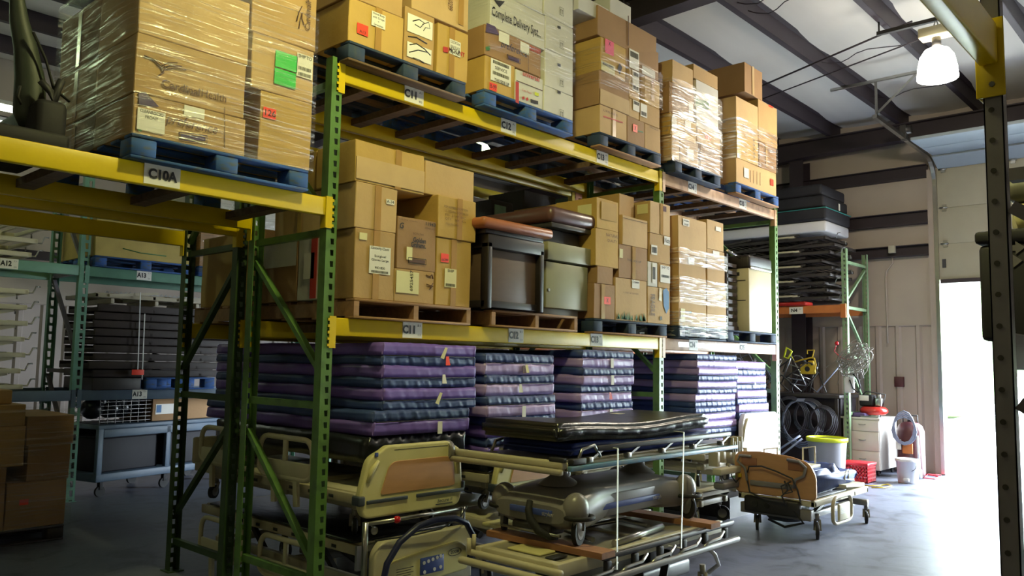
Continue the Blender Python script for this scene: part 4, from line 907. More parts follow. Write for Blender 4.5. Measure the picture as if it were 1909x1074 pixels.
stack(5, 2.76, -.10, 1.690, .74, 1.9, [0, 0, 0, 0, 0], 'third stack from the camera', G, 'lilac', {0: ((.03, .04, 'paper', 'lab'),), 1: ((.03, .04, 'paper', 'lab'),), 2: ((.03, .05, 'redpl', 'tag'),)}, seed=6)
stack(7, 4.62, -.10, 1.690, .82, 1.9, [0, 1, 1, 1, 0, 1, 0], 'fourth stack past the middle frame', G, 'lilac', {}, h=.13, seed=7, jit=.03)
stack(4, 5.40, -.10, 1.630, .70, 1.9, [1, 1, 1, 1], 'fifth stack beside the end frame', G, 'lilac', {1: ((.06, .05, 'maroon', 'tag'),)}, h=.15, seed=8, jit=.02)
# ================================================================== HOSPITAL BEDS
def ring_panel(mb, cy, cz, w, h, x, r=.018, rows=2, solid=.45, cr=.09):
    """ side rail lying in a plane x = const: loop tube, middle uprights, lower panel """
    pts = []
    for cx_, cz_, a0 in ((cy+w/2-cr, cz+h-cr, 0), (cy-w/2+cr, cz+h-cr, 90), (cy-w/2+cr, cz+cr*.6, 180), (cy+w/2-cr, cz+cr*.6, 270)):
        for k in range(5):
            a = R(a0+k*22.5); pts.append((x, cx_+cr*math.cos(a), cz_+cr*math.sin(a)*(1 if a0 < 180 else .6)))
    mb.tube(pts, r, 8, closed=True)
    mb.rbox(x-.012, x+.012, cy-w/2+.02, cy+w/2-.02, cz, cz+h*solid, .008)
    for k in range(rows): 
        yy = cy-w/2+w*(k+1)/(rows+1); mb.rbox(x-.011, x+.011, yy-.02, yy+.02, cz+h*solid-.01, cz+h-.01, .006)
    return mb
def caster(t, x, y, z, r=.065, m='greyp', fork=.05, spin=0, nm='caster'):
    c = MB(); ca, sa = math.cos(spin), math.sin(spin)
    a = Vector((-sa, ca, 0))*.014; 
    c.cyl(Vector((x, y, z+r))-a, Vector((x, y, z+r))+a, r, 20)
    o = c.build('wheel', 'rubber', t)
    MB().cyl(Vector((x, y, z+r))-a*1.25, Vector((x, y, z+r))+a*1.25, r*.62, 16).build('wheel_hub', m, o)
    k = MB(); off = Vector((ca, sa, 0))*.03; top = Vector((x, y, z+2*r+.02))+off
    for s in (-1.6, 1.6): k.bar(Vector((x, y, z+r))+a*s, top+a*s*.8, .028, .006, (ca, sa, 0))
    k.cyl(top-Vector((0,0,.012)), top+Vector((0,0,fork)), .02, 12)
    k.build('caster_fork', m, o)
    return o
def bed(label, x, y, z, w=.82, L=2.0, deck=.32, foot=True, group='hospital beds under the rack', rails=(1, 1), console=False, wr=.06, railz=.03, hbh=.2, mat_rail='cream', headboard=True, arms=True, loc_first=None):
    t = thing('hospital_bed', (x+w/2, y+L/2, z), label, 'hospital bed', group)
    zb = z+2*wr+.05; zd = z+deck
    b = MB()
    for xx in (x+.12, x+w-.17): b.rbox(xx, xx+.05, y+.1, y+L-.1, zb, zb+.06, .006)
    for yy in (y+.12, y+.9, y+L-.17): b.rbox(x+.1, x+w-.1, yy, yy+.05, zb+.0, zb+.055, .006)
    b.build('base_frame', 'creamd', t)
    for xx in (x+.12, x+w-.12):
        for yy in (y+.16, y+L-.16): caster(t, xx, yy, z, wr, 'greyp', spin=random.uniform(0, 3))
    d = MB()
    for xx in (x+.02, x+w-.055): d.rbox(xx, xx+.035, y+.04, y+L-.04, zd-.065, zd-.005, .005)
    for k in range(5): d.box(x+.05, x+w-.05, y+.08+k*(L-.2)/4, y+.12+k*(L-.2)/4, zd-.06, zd-.02)
    d.build('deck_frame', 'creamd', t)
    dk = MB()
    for k in range(4):
        a = y+.06+k*(L-.12)/4; dk.rbox(x+.05, x+w-.05, a+.006, a+(L-.12)/4-.006, zd-.012, zd+.004, .003, 1)
    dk.build('deck_panel', 'cream', t)
    sl = MB()
    for k in range(7): 
        for xx in (x+.018, x+w-.021): sl.rbox(xx, xx+.004, y+.25+k*.22, y+.25+k*.22+.05, zd-.05, zd-.03, .001, 1)
    sl.build('slot_row', 'dgrey', t)
    if arms:
        for yy in (y+.5, y+1.35):
            for xx in (x+.2, x+w-.22): MB().bar((xx, yy, zb+.03), (xx, yy+.28, zd-.04), .03, .035).build('lift_arm', 'dsteel', t)
        MB().cyl((x+w/2, y+.5, zb+.05), (x+w/2, y+1.1, zd-.08), .028).build('actuator', 'dsteel', t)
    bx_ = MB(); bx_.rbox(x+.25, x+w-.25, y+.7, y+1.0, zb+.05, zb+.13, .01).build('control_box', 'greyp', t)
    for side in (0, 1):
        if not rails[side]: continue
        xx = x-.03 if side == 0 else x+w+.03
        for cy_, ww in ((y+.72, .62), (y+1.55, .6)):
            rr_ = ring_panel(MB(), cy_, zd+railz, ww, .25, xx, rows=1, solid=.42).build('side_rail', mat_rail, t)
            for e in (-.13, .13): MB().bar((xx, cy_+e, zd+railz+.03), (xx+(.0), cy_+e-.02, zd+min(railz-.17, -.1)), .045, .022, (1, 0, 0)).build('rail_leg', mat_rail, rr_)
    if headboard:
        yy = y+L-.02; zz0 = zd-.02
        hb = MB().rbox(x+.02, x+w-.02, yy, yy+.04, zz0, zz0+hbh, .03, 3).build('headboard', 'cream', t)
        MB().rbox(x+.12, x+w-.12, yy+.04, yy+.046, zz0+.05, zz0+hbh-.04, .004).build('headboard_panel', 'tanp', hb)
    return t, zd
def rounded_poly(pts, r=.04, n=5):
    out = []; N = len(pts)
    for i in range(N):
        p = Vector(pts[i]); a = (Vector(pts[i-1])-p); b = (Vector(pts[(i+1) % N])-p); rr = min(r[i] if isinstance(r, list) else r, a.length*.48, b.length*.48)
        p0 = p+a.normalized()*rr; p1 = p+b.normalized()*rr
        for k in range(n+1):
            s = k/n; out.append(tuple((1-s)**2*p0+2*s*(1-s)*p+s*s*p1))
    return out
def plate(poly, y, d, bev=.008):
    mb = MB().prism(poly, lambda a, b: (a, y, b), lambda a, b: (a, y+d, b))
    bmesh.ops.recalc_face_normals(mb.b, faces=mb.b.faces[:])
    bmesh.ops.bevel(mb.b, geom=[e for e in mb.b.edges if len(e.link_faces) == 2 and abs(e.calc_face_angle(0)) > 1.0], offset=bev, segments=3, affect='EDGES', profile=.6)
    for f in mb.b.faces: f.smooth = len(f.verts) < 6
    return mb
def footboard(t, x, y, z0, w=.82, h=.42, name=True):
    P = rounded_poly([(x+.03, z0), (x+w-.03, z0), (x+w, z0+.10), (x+w-.02, z0+h-.05), (x+w-.10, z0+h-.015), (x+w-.13, z0+h+.005), (x+.20, z0+h+.005), (x+.16, z0+h-.02), (x+.06, z0+h-.06), (x-.0, z0+.12)], [.06, .06, .05, .06, .02, .02, .02, .02, .09, .05])
    fb = plate(P, y, .05, .014).build('footboard', 'yel_pl', t)
    TP = rounded_poly([(x+.15, z0+.13), (x+w-.07, z0+.13), (x+w-.10, z0+h-.09), (x+.22, z0+h-.09)], [.02, .03, .06, .06])
    plate(TP, y-.006, .01, .003).build('tan_panel', 'tanp', fb)
    MB().rbox(x+.05, x+.36, y-.012, y+.0, z0+.085, z0+.108, .005).rbox(x+.43, x+w+.002, y-.012, y, z0+.085, z0+.108, .005).rbox(x-.012, x+.035, y-.015, y+.06, z0+.08, z0+.135, .008).rbox(x+w-.012, x+w+.012, y-.01, y+.06, z0+.1, z0+.15, .005).build('bumper_strip', 'bumper', fb)
    MB().tube([(x+.055, y-.002, z0+.21), (x+.08, y-.006, z0+.28), (x+.13, y-.004, z0+h-.08)], [.012, .017, .01]).build('hand_grip', 'yel_pl', fb)
    MB().tube([(x+w-.045, y-.004, z0+.20), (x+w-.052, y-.006, z0+.33)], .014).build('hand_grip', 'yel_pl', fb)
    MB().rbox(x+.10, x+.125, y-.008, y-.0, z0+h-.055, z0+h-.03, .003).build('blue_clip', 'padblue', fb)
    MB().box(x+.25, x+w-.14, y-.0015, y+.001, z0+h-.025, z0+h-.022).build('panel_seam', 'dgrey', fb)
    if name:
        text('Secure II', (x+w-.16, y-.004, z0+.045), .022, 'bumper', fb, 'f', width=.13, shear=.2, bold=.01)
        MB().box(x+w-.235, x+w-.09, y-.003, y-.001, z0+.022, z0+.026).build('underline', 'bumper', fb)
    return fb
# nearest bed: upper of a stacked pair
xb1, yb1 = .10, -.20
t, zd = bed('upper hospital bed of the nearest stacked pair with cream footboard and tan panel', xb1, yb1, .52, deck=.27, wr=.05, L=2.08)
footboard(t, .065, -.28, .655, .83, .41)
s = MB().cyl((.10, -.30, .632), (.90, -.30, .632), .012).cyl((.10, -.30, .645), (.10, -.30, .30), .018).cyl((.88, -.30, .645), (.88, -.30, .32), .018).box(.04, .07, -.31, -.29, .38, .52)
s.build('foot_bar', 'steel', t); MB().ball((.33, -.305, .632), .024, .024, .022).build('red_knob', 'redpl', t)
MB().cyl((.21, -.25, .575), (.21, -.24, .575), .024).tube([(.17, -.245, .62), (.19, -.25, .60), (.21, -.25, .595)], .004).build('hanging_disc', 'steel', t)
t2, zd2 = bed('lower hospital bed of the nearest stacked pair, standing on the floor', .12, -.22, 0, deck=.49, wr=.075, w=.80, railz=-.32, headboard=False)
MB().rbox(.13, .91, -.16, 1.6, .497, .512, .008).build('deck_cover', 'blackv', t2)
# power drive console on the foot of the lower bed
cn = MB(); P = rounded_poly([(.14, .08), (.93, .08), (.93, .50), (.88, .53), (.20, .53), (.14, .46)], .04)
cns = plate(P, -.345, .06, .012).build('drive_console', 'cream', t2)
P = rounded_poly([(.215, .24), (.86, .27), (.84, .42), (.78, .455), (.26, .41), (.20, .39)], .03)
plate(P, -.385, .04, .012).build('console_face', 'yel_pl', cns)
MB().rbox(.45, .64, -.395, -.383, .30, .40, .012).build('control_pad', 'padblue', cns)
kk = MB()
for a, b in ((.475, .375), (.51, .38), (.545, .385), (.58, .39), (.61, .395), (.48, .32), (.56, .325), (.61, .33)): kk.cyl((a, -.398, b-.004), (a, -.394, b-.004), .011)
kk.build('pad_button', 'whitepl', cns)
MB().tube([(.735+.055*math.cos(a*.262), -.388, .395+.022*math.sin(a*.262)) for a in range(24)], .0018, 5, closed=True).build('oval_emblem', 'ink', cns)
text('ZOOM', (.735, -.3885, .395), .018, 'ink', cns, 'f', width=.07, bold=.03)
for k in range(5): MB().box(.27, .27+.13-.02*(k % 2), -.3865, -.3855, .36-.014*k, .3635-.014*k).build('printed_line', 'ink', cns)
MB().rbox(.17, .90, -.40, -.38, .205, .225, .006).build('navy_bumper', 'navypl', cns)
MB().tube([(.15, -.40, .02), (.15, -.41, .30), (.17, -.42, .42), (.25, -.43, .53), (.38, -.44, .605), (.52, -.44, .625), (.68, -.44, .615), (.79, -.43, .57), (.86, -.42, .48), (.88, -.40, .38), (.88, -.37, .33)], .020, 10).build('push_handle', 'navypl', t2)
MB().tube([(.13, -.36, .545), (.40, -.37, .54), (.62, -.38, .55), (.80, -.37, .60), (.92, -.3, .64)], .005).build('control_cable', 'rubber', t2)
# second pair
t, zd = bed('upper hospital bed behind the stretcher, its tan panelled footboard half seen', 1.30, -.12, .52, deck=.27, wr=.05, w=.80)
footboard(t, 1.285, -.20, .60, .82, .41, name=False)
t, zd = bed('lower hospital bed of the second pair, under the half seen footboard', 1.30, -.16, 0, deck=.47, wr=.075, w=.80, railz=-.32, headboard=False, rails=(1, 0))
MB().rbox(1.20, 1.55, -.45, -.16, .455, .485, .01).build('foot_extension', 'yel_pl', t); MB().box(1.45, 1.47, -.40, -.37, .485, .57).box(1.53, 1.55, -.40, -.37, .485, .57).build('foot_post', 'cream', t)
bed('hospital bed under the third mattress stack, upper one', 2.38, -.14, .50, deck=.27, wr=.05, w=.78, rails=(1, 0))
bed('hospital bed under the third mattress stack, lower one', 2.38, -.16, 0, deck=.47, wr=.075, w=.78, rails=(0, 0), headboard=False)
t, zd = bed('cream hospital bed under the fourth mattress stack, upper one', 4.22, -.20, .40, deck=.33, wr=.055, w=.80, rails=(0, 0))
for k in range(6): MB().rbox(4.25+k*.12, 4.30+k*.12, -.30, -.2, .62+.03*(k % 3), .76, .006).build('foot_bracket', 'creamd', t)
1; MB().rbox(4.2, 4.95, -.36, -.27, .55, .61, .01).build('foot_rail', 'cream', t)
MB().rbox(4.3, 4.9, -.34, -.22, .40, .47, .02).build('grey_cover', 'greyp', t)
MB().tube([(4.45, -.31, .62), (4.42, -.36, .52), (4.5, -.36, .46), (4.6, -.35, .5)], .006).build('cable', 'rubber', t); MB().rbox(4.58, 4.62, -.37, -.33, .50, .54, .006).build('yellow_plug', 'yelpl', t)
bed('cream hospital bed under the fourth mattress stack, lower one', 4.24, -.16, 0, deck=.36, wr=.075, w=.78, rails=(0, 0), headboard=False)
t, zd = bed('hospital bed with a plain white headboard under the fifth mattress stack', 5.02, -.05, .22, deck=.60, wr=.07, w=.78, rails=(0, 0), headboard=False)
P = rounded_poly([(4.98, .50), (5.80, .50), (5.82, 1.0), (5.79, 1.09), (5.03, 1.09), (4.98, 1.0)], .06)
hb = plate(P, -.19, .05, .014).build('headboard', 'whitepl', t); MB().tube([(5.0, -.18, .8), (5.01, -.20, .95), (5.08, -.20, 1.04)], .012).build('grip', 'cream', hb)
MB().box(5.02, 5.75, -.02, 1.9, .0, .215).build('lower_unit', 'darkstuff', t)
# ================================================================== STRETCHERS
def stretcher_rail(t, x0, x1, y, z, h=.07, n=5, m='dsteel', m2='steel'):
    r = MB().rbox(x0+.12, x1, y-.012, y+.012, z+h, z+h+.035, .008).build('side_rail', m, t)
    for i in range(n):
        a = x0+.05+(x1-x0-.2)*i/(n-1); MB().bar((a, y, z), (a+.14, y, z+h+.01), .014, .014).rbox(a-.02, a+.02, y-.02, y+.02, z-.01, z+.025, .005).build('rail_link', m2, r)
    MB().tube([(x0-.06, y, z), (x0-.02, y, z+.07), (x0+.1, y, z+.09), (x0+.16, y, z+.02)], .011).build('rail_handle', m2, r); return r
SX0, SX1, SY0, SY1 = .86, 2.96, -1.18, -.50
hx = lambda x: .88+(x-.93)*(2.08-.88)/(2.52-.93)
t = thing('stretcher', (1.8, -.9, .62), 'upper grey stretcher with large casters standing on the lumber, strapped down', 'stretcher', 'stretchers stacked in the aisle')
# hull: lofted body
HY = -.94
hull = MB(); secs = []
for x, yh, zt_h, zbh in ((.80, .27, .76, .66), (.86, .31, .80, .62), (1.00, .30, .835, .60), (1.15, .26, .86, .60), (1.35, .24, .85, .65), (1.75, .24, .85, .66), (1.90, .27, .85, .62), (2.04, .30, .82, .61), (2.12, .31, .79, .62), (2.17, .27, .76, .66)):
    n = 16; ring = []
    for k in range(n):
        a = 2*math.pi*k/n; c, s_ = math.cos(a), math.sin(a); e = .5
        ring.append(hull.b.verts.new((x, HY+yh*math.copysign(abs(c)**e, c), (zt_h+zbh)/2+(zt_h-zbh)/2*math.copysign(abs(s_)**e, s_))))
    secs.append(ring)
for A, B in zip(secs, secs[1:]):
    for k in range(16): q = hull.b.faces.new((A[k], A[(k+1) % 16], B[(k+1) % 16], B[k])); q.smooth = True
hull.b.faces.new(secs[0][::-1]); hull.b.faces.new(secs[-1])
for x in (.89, 2.09):
    for y in (-1.22, -.66): hull.ball((x, y, .745), .085, .075, .095, 16, 10)
hull.build('base_shell', 'greyp', t)
for x in (1.08, 1.92):
    MB().lathe([(.13, .84), (.10, .865), (.06, .89), (.055, .92)], (x, HY, 0), 20).build('column_shroud', 'greyp', t)
    b = MB()
    for k in range(6): b.lathe([(.026, .915+k*.008), (.036, .919+k*.008), (.026, .923+k*.008)], (x, HY, 0), 16)
    b.build('bellows', 'rubber', t)
MB().rbox(1.10, 1.98, -1.192, -1.176, .70, .735, .003).build('blue_stripe', 'padblue', t)
MB().rbox(1.05, 2.0, -1.182, -1.16, .655, .79, .02).build('side_skirt', 'greyp', t)
MB().rbox(.785, .80, -1.12, -.80, .70, .735, .002).build('end_stripe', 'padblue', t)
text('stryker', (1.82, -1.1935, .717), .026, 'cream', t, 'f', width=.16, bold=.0)
text('stryker', (.783, -1.10, .715), .026, 'cream', t, 's', width=.09)
for (x, y, sp) in ((.89, -1.24, .3), (.89, -.66, .9), (2.09, -1.24, 1.2), (2.09, -.66, 1.5)):
    o = caster(t, x, y, .548, .082, 'greyp', fork=.03, spin=sp)
    br_ = MB(); br_.tube([(x+.088*math.cos(a*.524), y+.085*math.sin(a*.524), .705) for a in range(12)], .013, 8, closed=True); br_.build('brake_ring', 'rubber', o)
    g_ = MB().ball((0, 0, 0), .075, .026, .085, 14, 8).xf(Matrix.Translation((x, y, .66)) @ Matrix.Rotation(sp, 4, 'Z')).build('wheel_guard', 'greyp', o)
MB().tube([(.775, -.97, .775), (.75, -.98, .73), (.745, -1.0, .68), (.76, -1.05, .62), (.80, -1.10, .585), (.84, -1.13, .58)], [.02, .022, .024, .024, .02, .014], 10).build('foot_pedal', 'rubber', t)
MB().cyl((.80, -1.18, .60), (.80, -.72, .60), .008).cyl((.83, -1.0, .65), (.83, -.9, .60), .02).build('pedal_axle', 'steel', t)
MB().rbox(.80, .95, -1.10, -.80, .585, .65, .02).build('pedal_gear', 'dsteel', t)
dkf = MB(); zf = .985
for y in (SY0, SY1-.03): dkf.rbox(SX0, SX1, y, y+.03, zf-.03, zf+.02, .006)
for k in range(5): dkf.rbox(SX0+k*(SX1-SX0-.04)/4, SX0+k*(SX1-SX0-.04)/4+.04, SY0, SY1, zf-.03, zf+.012, .005)
dkf.rbox(SX0-.05, SX0-.0, SY0, -.25, zf-.015, zf+.03, .01)
dkf.build('deck_frame', 'cream', t)
MB().rbox(SX0-.09, SX0-.055, SY0-.02, -.22, zf-.045, zf-.01, .012).build('end_bar', 'creamd', t)
MB().cyl((SX0-.10, -.24, zf+.02), (SX0-.06, -.24, zf+.02), .065, 20).build('end_wheel', 'greyp', t)
MB().rbox(SX0, SX1-.05, SY0+.02, SY1-.02, zf+.02, zf+.03, .003).build('deck_panel', 'greyp', t)
MB().rbox(SX0-.02, SX1-.1, SY0-.045, SY0-.012, zf-.025, zf+.005, .006).build('blue_side_bar', 'barblue', t)
MB().rbox(SX0+.0, SX0+.13, SY0-.04, SY0-.0, zf+.01, zf+.045, .006).rbox(SX0-.05, SX0-.02, SY0-.01, SY0+.1, zf+.025, zf+.05, .004).build('corner_pad', 'dgrey', t)
stretcher_rail(t, 1.0, 2.80, SY0-.01, zf+.02, .05)
stretcher_rail(t, 1.0, 2.80, SY1+.01, zf+.02, .05)
cl = MB()
for k in range(5): cl.rbox(2.80+k*.035, 2.82+k*.035, SY0-.03, SY0+.05, zf-.05, zf+.06-(k % 2)*.03, .004)
cl.build('end_clamp', 'creamd', t)
def slab(x0, x1, y0, y1, z0, z1, wav, nm, m, label, cat, bev=.03, ph=0):
    mb = MB().box(x0, x1, y0, y1, z0, z1); bmesh.ops.bevel(mb.b, geom=mb.b.edges[:], offset=bev, segments=3, affect='EDGES')
    bmesh.ops.subdivide_edges(mb.b, edges=[e for e in mb.b.edges if e.calc_length() > .3], cuts=30, use_grid_fill=True)
    for v in mb.b.verts:
        v.co.z += wav*math.sin((v.co.x-x0)*4.2+ph); 
        if v.co.y < y0+.03: v.co.y += .006*math.sin(v.co.x*55+v.co.z*60)+.004*math.sin(v.co.x*31)
    for f in mb.b.faces: f.smooth = True
    o = mb.build(nm, m); tag(o, label, cat); return o
slab(.95, 2.66, SY0+.045, SY1-.03, 1.024, 1.095, .010, 'stretcher_pad', 'blue', 'blue mattress pad lying on the upper stretcher under the black one', 'mattress', ph=.4)
slab(.80, 2.56, SY0+.02, SY1-.01, 1.112, 1.215, .014, 'stretcher_pad', 'blackv', 'wavy glossy black mattress on top of the blue pad', 'mattress', ph=1.0)
o = MB().box(1.72, 1.80, -.93, -.86, 1.242, 1.244).build('paper_slip', 'paper'); tag(o, 'small white paper slip lying on the glossy black mattress', 'paper')
for x0_, y0_, y1_, nm in ((.86, -1.46, -.60, 'under the foot pedal'), (2.06, -1.46, -.60, 'towards the door')):
    o = MB().bar((x0_+.02, y0_, .532), (x0_-.0, y1_, .532), .13, .034).build('lumber_board', 'lumber'); tag(o, 'orange brown lumber board carrying the upper stretcher, the one '+nm, 'board')
t = thing('stretcher', (1.3, -.8, 0), 'lower flat stretcher with grey side rails standing on the floor below the strapped one', 'stretcher', 'stretchers stacked in the aisle')
LX0, LX1, LY0, LY1, LZ = .50, 2.42, -1.40, -.70, .488
d = MB(); d.rbox(LX0+.12, LX1-.1, LY0+.08, LY1-.05, LZ-.02, LZ+.015, .006)
d.build('deck_panel', mat('speckled_grey_panel', '8A8678', .3, var=.1), t)
fr = MB()
for y in (LY0+.06, LY1-.06): fr.rbox(LX0+.06, LX1-.06, y-.02, y+.02, LZ-.05, LZ+.026, .006)
for x in (LX0+.1, LX0+.55, 1.5, LX1-.12): fr.rbox(x-.03, x+.03, LY0+.06, LY1-.06, LZ-.045, LZ+.024, .006)
fr.build('deck_frame', 'cream', t)
MB().rbox(LX0+.16, LX0+.30, LY0+.25, LY0+.5, LZ+.016, LZ+.03, .012).build('foot_plate', 'yel_pl', t)
MB().rbox(LX0+.13, LX0+.26, LY0+.13, LY0+.19, LZ+.02, LZ+.034, .01).build('hand_slot', 'dgrey', t)
eb = MB().rbox(LX0-.03, LX0+.02, LY0-.03, LY1+.02, LZ-.07, LZ-.03, .018, 3).rbox(LX0+.03, LX0+.07, LY0, LY1, LZ-.03, LZ+.005, .014, 3); eb.build('end_bar', 'cream', t)
MB().cyl((LX0+.03, LY1-.02, LZ-.02), (LX0+.03, LY1-.02, LZ+.07), .014).cyl((LX0+.09, LY1-.0, LZ-.02), (LX0+.09, LY1-.0, LZ+.08), .012).build('end_post', 'cream', t)
r = MB().rbox(.88, LX1-.02, LY0-.03, LY0+.0, LZ-.0, LZ+.035, .014, 3).build('side_rail', 'dsteel', t)
for i in range(6):
    a = .92+i*.27; MB().rbox(a-.02, a+.03, LY0-.035, LY0-.005, LZ-.07, LZ+.0, .008).build('rail_bracket', 'dgrey', r)
for i in range(5):
    a = .72+i*.31; MB().tube([(a, LY0-.03, LZ-.09), (a+.06, LY0-.035, LZ-.06), (a+.22, LY0-.035, LZ-.055), (a+.28, LY0-.03, LZ-.02)], .010).build('rail_link', 'steel', r)
MB().rbox(LX0-.02, LX1+.02, LY0-.055, LY0-.015, LZ-.115, LZ-.075, .016, 3).build('bumper_bar', 'greyp', t)
MB().tube([(1.15, -1.15, LZ+.04), (1.25, -.85, LZ+.04), (1.80, -.90, LZ+.04), (1.75, -1.15, LZ+.04)], .016).build('loose_tube_frame', 'steel', t)
MB().cyl((1.16, -1.30, LZ+.04), (1.80, -1.22, LZ+.04), .022).build('iv_pole', 'steel', t)
bs = MB(); bs.rbox(.7, 2.2, -1.2, -.85, .16, .26, .02).rbox(.85, 1.0, -1.1, -.95, .26, LZ-.05, .01).rbox(1.85, 2.0, -1.1, -.95, .26, LZ-.05, .01); bs.build('base_frame', 'dsteel', t)
MB().bar((1.75, -1.30, .40), (1.55, -1.34, .05), .05, .02).build('side_strut', 'dsteel', t); MB().bar((1.30, -1.38, .40), (1.30, -1.38, .2), .06, .01).build('side_bracket', 'dsteel', t)
for (x, y) in ((.7, -1.3), (.7, -.78), (2.15, -1.32), (2.15, -.78)): caster(t, x, y, 0, .085, 'cream', spin=.5)
MB().tube([(2.02, -1.42, .40), (2.1, -1.44, .34), (2.17, -1.43, .26), (2.15, -1.36, .2)], .014).build('brake_lever', 'whitepl', t)
for i, x in enumerate((.84, 1.72)):
    ys_ = -1.45
    Bp = PY(1150, 1062, ys_) if i == 0 else PY(1270, 1022, ys_); Tp = PY(1152, 836, -1.235) if i == 0 else PY(1275, 806, -1.235); xx = Tp.x
    ztop = (1.09 if i == 0 else 1.13)
    o = MB().bar(Bp, Tp, .015, .003, (0, 1, 0)).bar(Tp, (xx, -1.0, Tp.z+.01), .015, .003).bar(Bp, (Bp.x, -.66, Bp.z), .015, .003).build('white_strap', 'strap')
    tag(o, 'thin white plastic strap around both stretchers, the one %s' % ('nearer the cream footboard' if i == 0 else 'nearer the door'), 'strap')
# ================================================================== BED STANDING IN THE AISLE
t = thing('hospital_bed', (5.3, -.7, 0), 'low hospital bed alone in the aisle, its tan headboard turned to the camera', 'hospital bed')
P = rounded_poly([(-.30, .36), (-1.10, .36), (-1.10, .58), (-1.04, .70), (-.85, .745), (-.55, .765), (-.34, .75), (-.29, .70)], [.05, .05, .04, .06, .03, .03, .04, .04])
hb = MB().prism(P, lambda a, b: (4.60, a, b), lambda a, b: (4.635, a, b))
bmesh.ops.recalc_face_normals(hb.b, faces=hb.b.faces[:]); bmesh.ops.bevel(hb.b, geom=[e for e in hb.b.edges if e.calc_face_angle(0) > 1], offset=.008, segments=2, affect='EDGES')
hb = hb.build('headboard', 'tanp', t)
MB().rbox(4.592, 4.60, -.53, -.37, .62, .70, .004).build('brown_pad', mat('brown_pad', '8A5C3C', .5), hb); MB().rbox(4.592, 4.60, -1.0, -.84, .62, .70, .004).build('brown_pad', MC['brown_pad'], hb)
MB().tube([(4.575, -.48, .715), (4.58, -.36, .715), (4.57, -.34, .66), (4.57, -.42, .60), (4.57, -.44, .48)], .013).build('push_handle', 'greyp', hb); MB().tube([(4.58, -.84, .715), (4.57, -.96, .71), (4.57, -1.02, .66), (4.57, -1.0, .58), (4.57, -.92, .54), (4.57, -.9, .46)], .014).build('push_handle', 'greyp', hb)
MB().rbox(4.58, 4.60, -.88, -.46, .44, .49, .01).build('cross_rail', 'greyp', hb)
for pts in (((4.56,-.45,.56),(4.55,-.47,.62),(4.55,-.6,.635),(4.55,-.75,.60),(4.55,-.9,.55),(4.55,-.95,.45),(4.56,-.97,.35)), ((4.56,-.82,.52),(4.54,-.86,.44),(4.54,-.80,.38),(4.54,-.84,.30)), ((4.56,-.45,.48),(4.54,-.48,.38),(4.54,-.62,.33),(4.54,-.85,.32)), ((4.56,-.88,.52),(4.53,-.80,.47),(4.53,-.82,.40),(4.55,-.9,.43),(4.55,-.86,.5))):
    MB().tube(pts, .008, 6).build('power_cord', 'dgrey', hb)
fr = MB()
for y in (-1.08, -.36): fr.rbox(4.62, 6.0, y, y+.04, .30, .36, .006)
for x in (4.62, 5.1, 5.6, 5.96): fr.rbox(x, x+.04, -1.08, -.32, .30, .35, .005)
fr.build('deck_frame', 'cream', t)
MB().rbox(4.66, 5.5, -1.04, -.36, .36, .375, .004).build('deck_panel', 'dgrey', t)
MB().hexa([(5.45,-1.06,.40),(5.95,-1.06,.36),(5.95,-.36,.36),(5.45,-.36,.40),(5.45,-1.06,.42),(5.95,-1.06,.40),(5.95,-.36,.40),(5.45,-.36,.42)]).build('foot_section', 'cream', t)
bs = MB().rbox(4.64, 5.9, -.98, -.92, .16, .22, .01).rbox(4.64, 5.9, -.50, -.44, .16, .22, .01).rbox(4.60, 4.68, -1.05, -.35, .17, .27, .01).rbox(5.84, 5.90, -1.12, -.35, .18, .24, .01).bar((4.9, -.95, .2), (5.3, -.95, .33), .04, .03).bar((4.9, -.47, .2), (5.3, -.47, .33), .04, .03)
bs.build('base_frame', 'greyp', t)
MB().rbox(4.57, 4.66, -.95, -.40, .19, .34, .02).build('motor_housing', 'dsteel', t); MB().cyl((4.56, -.52, .27), (4.575, -.52, .27), .03).build('round_port', 'rubber', t); MB().cyl((4.56, -.64, .27), (4.575, -.64, .27), .025).build('round_port', 'rubber', t); MB().tube([(4.58, -.9, .25), (4.55, -1.0, .16), (4.6, -.8, .09), (4.8, -.55, .1)], .012).build('hanging_cable', 'rubber', t); MB().rbox(4.66, 4.95, -.90, -.5, .22, .30, .02).build('drive_unit', 'dsteel', t)
MB().lathe([(.06, .10), (.16, .12), (.20, .17), (.20, .20)], (4.85, -.7, 0), 24).build('base_tray', 'dgrey', t)
for (x, y, r_) in ((4.70, -.48, .072), (4.72, -1.06, .078), (5.87, -1.10, .06), (5.87, -.42, .06)): caster(t, x, y, 0, r_, 'greyp', spin=.4)
ra = ring_panel(MB(), 0, 0, .46, .24, 0, .018, 0, .01).xf(Matrix.Translation((5.12, -1.14, .12)) @ Matrix.Rotation(R(-90), 4, 'Z')).build('side_rail', 'creamd', t)
MB().rbox(4.99, 5.26, -1.165, -1.14, .14, .30, .02).build('rail_panel', 'cream', ra)
for k in range(4): MB().box(5.02, 5.02+.12-.02*(k % 2), -1.167, -1.1655, .25-.015*k, .255-.015*k).build('printed_line', 'greyp', ra)
MB().tube([(5.62, -.98, .43), (5.63, -.98, .52), (5.72, -.98, .54), (5.73, -.98, .45)], .008).tube([(4.90, -.46, .60), (4.90, -.46, .76), (4.94, -.58, .78), (4.94, -.58, .64)], .009).tube([(5.15, -.75, .60), (5.15, -.75, .78), (5.18, -.86, .80), (5.18, -.86, .64)], .009).build('equipment_hoop', 'cream', t)
MB().rbox(4.92, 5.22, -.9, -.44, .60, .63, .008).build('raised_board', 'cream', t)
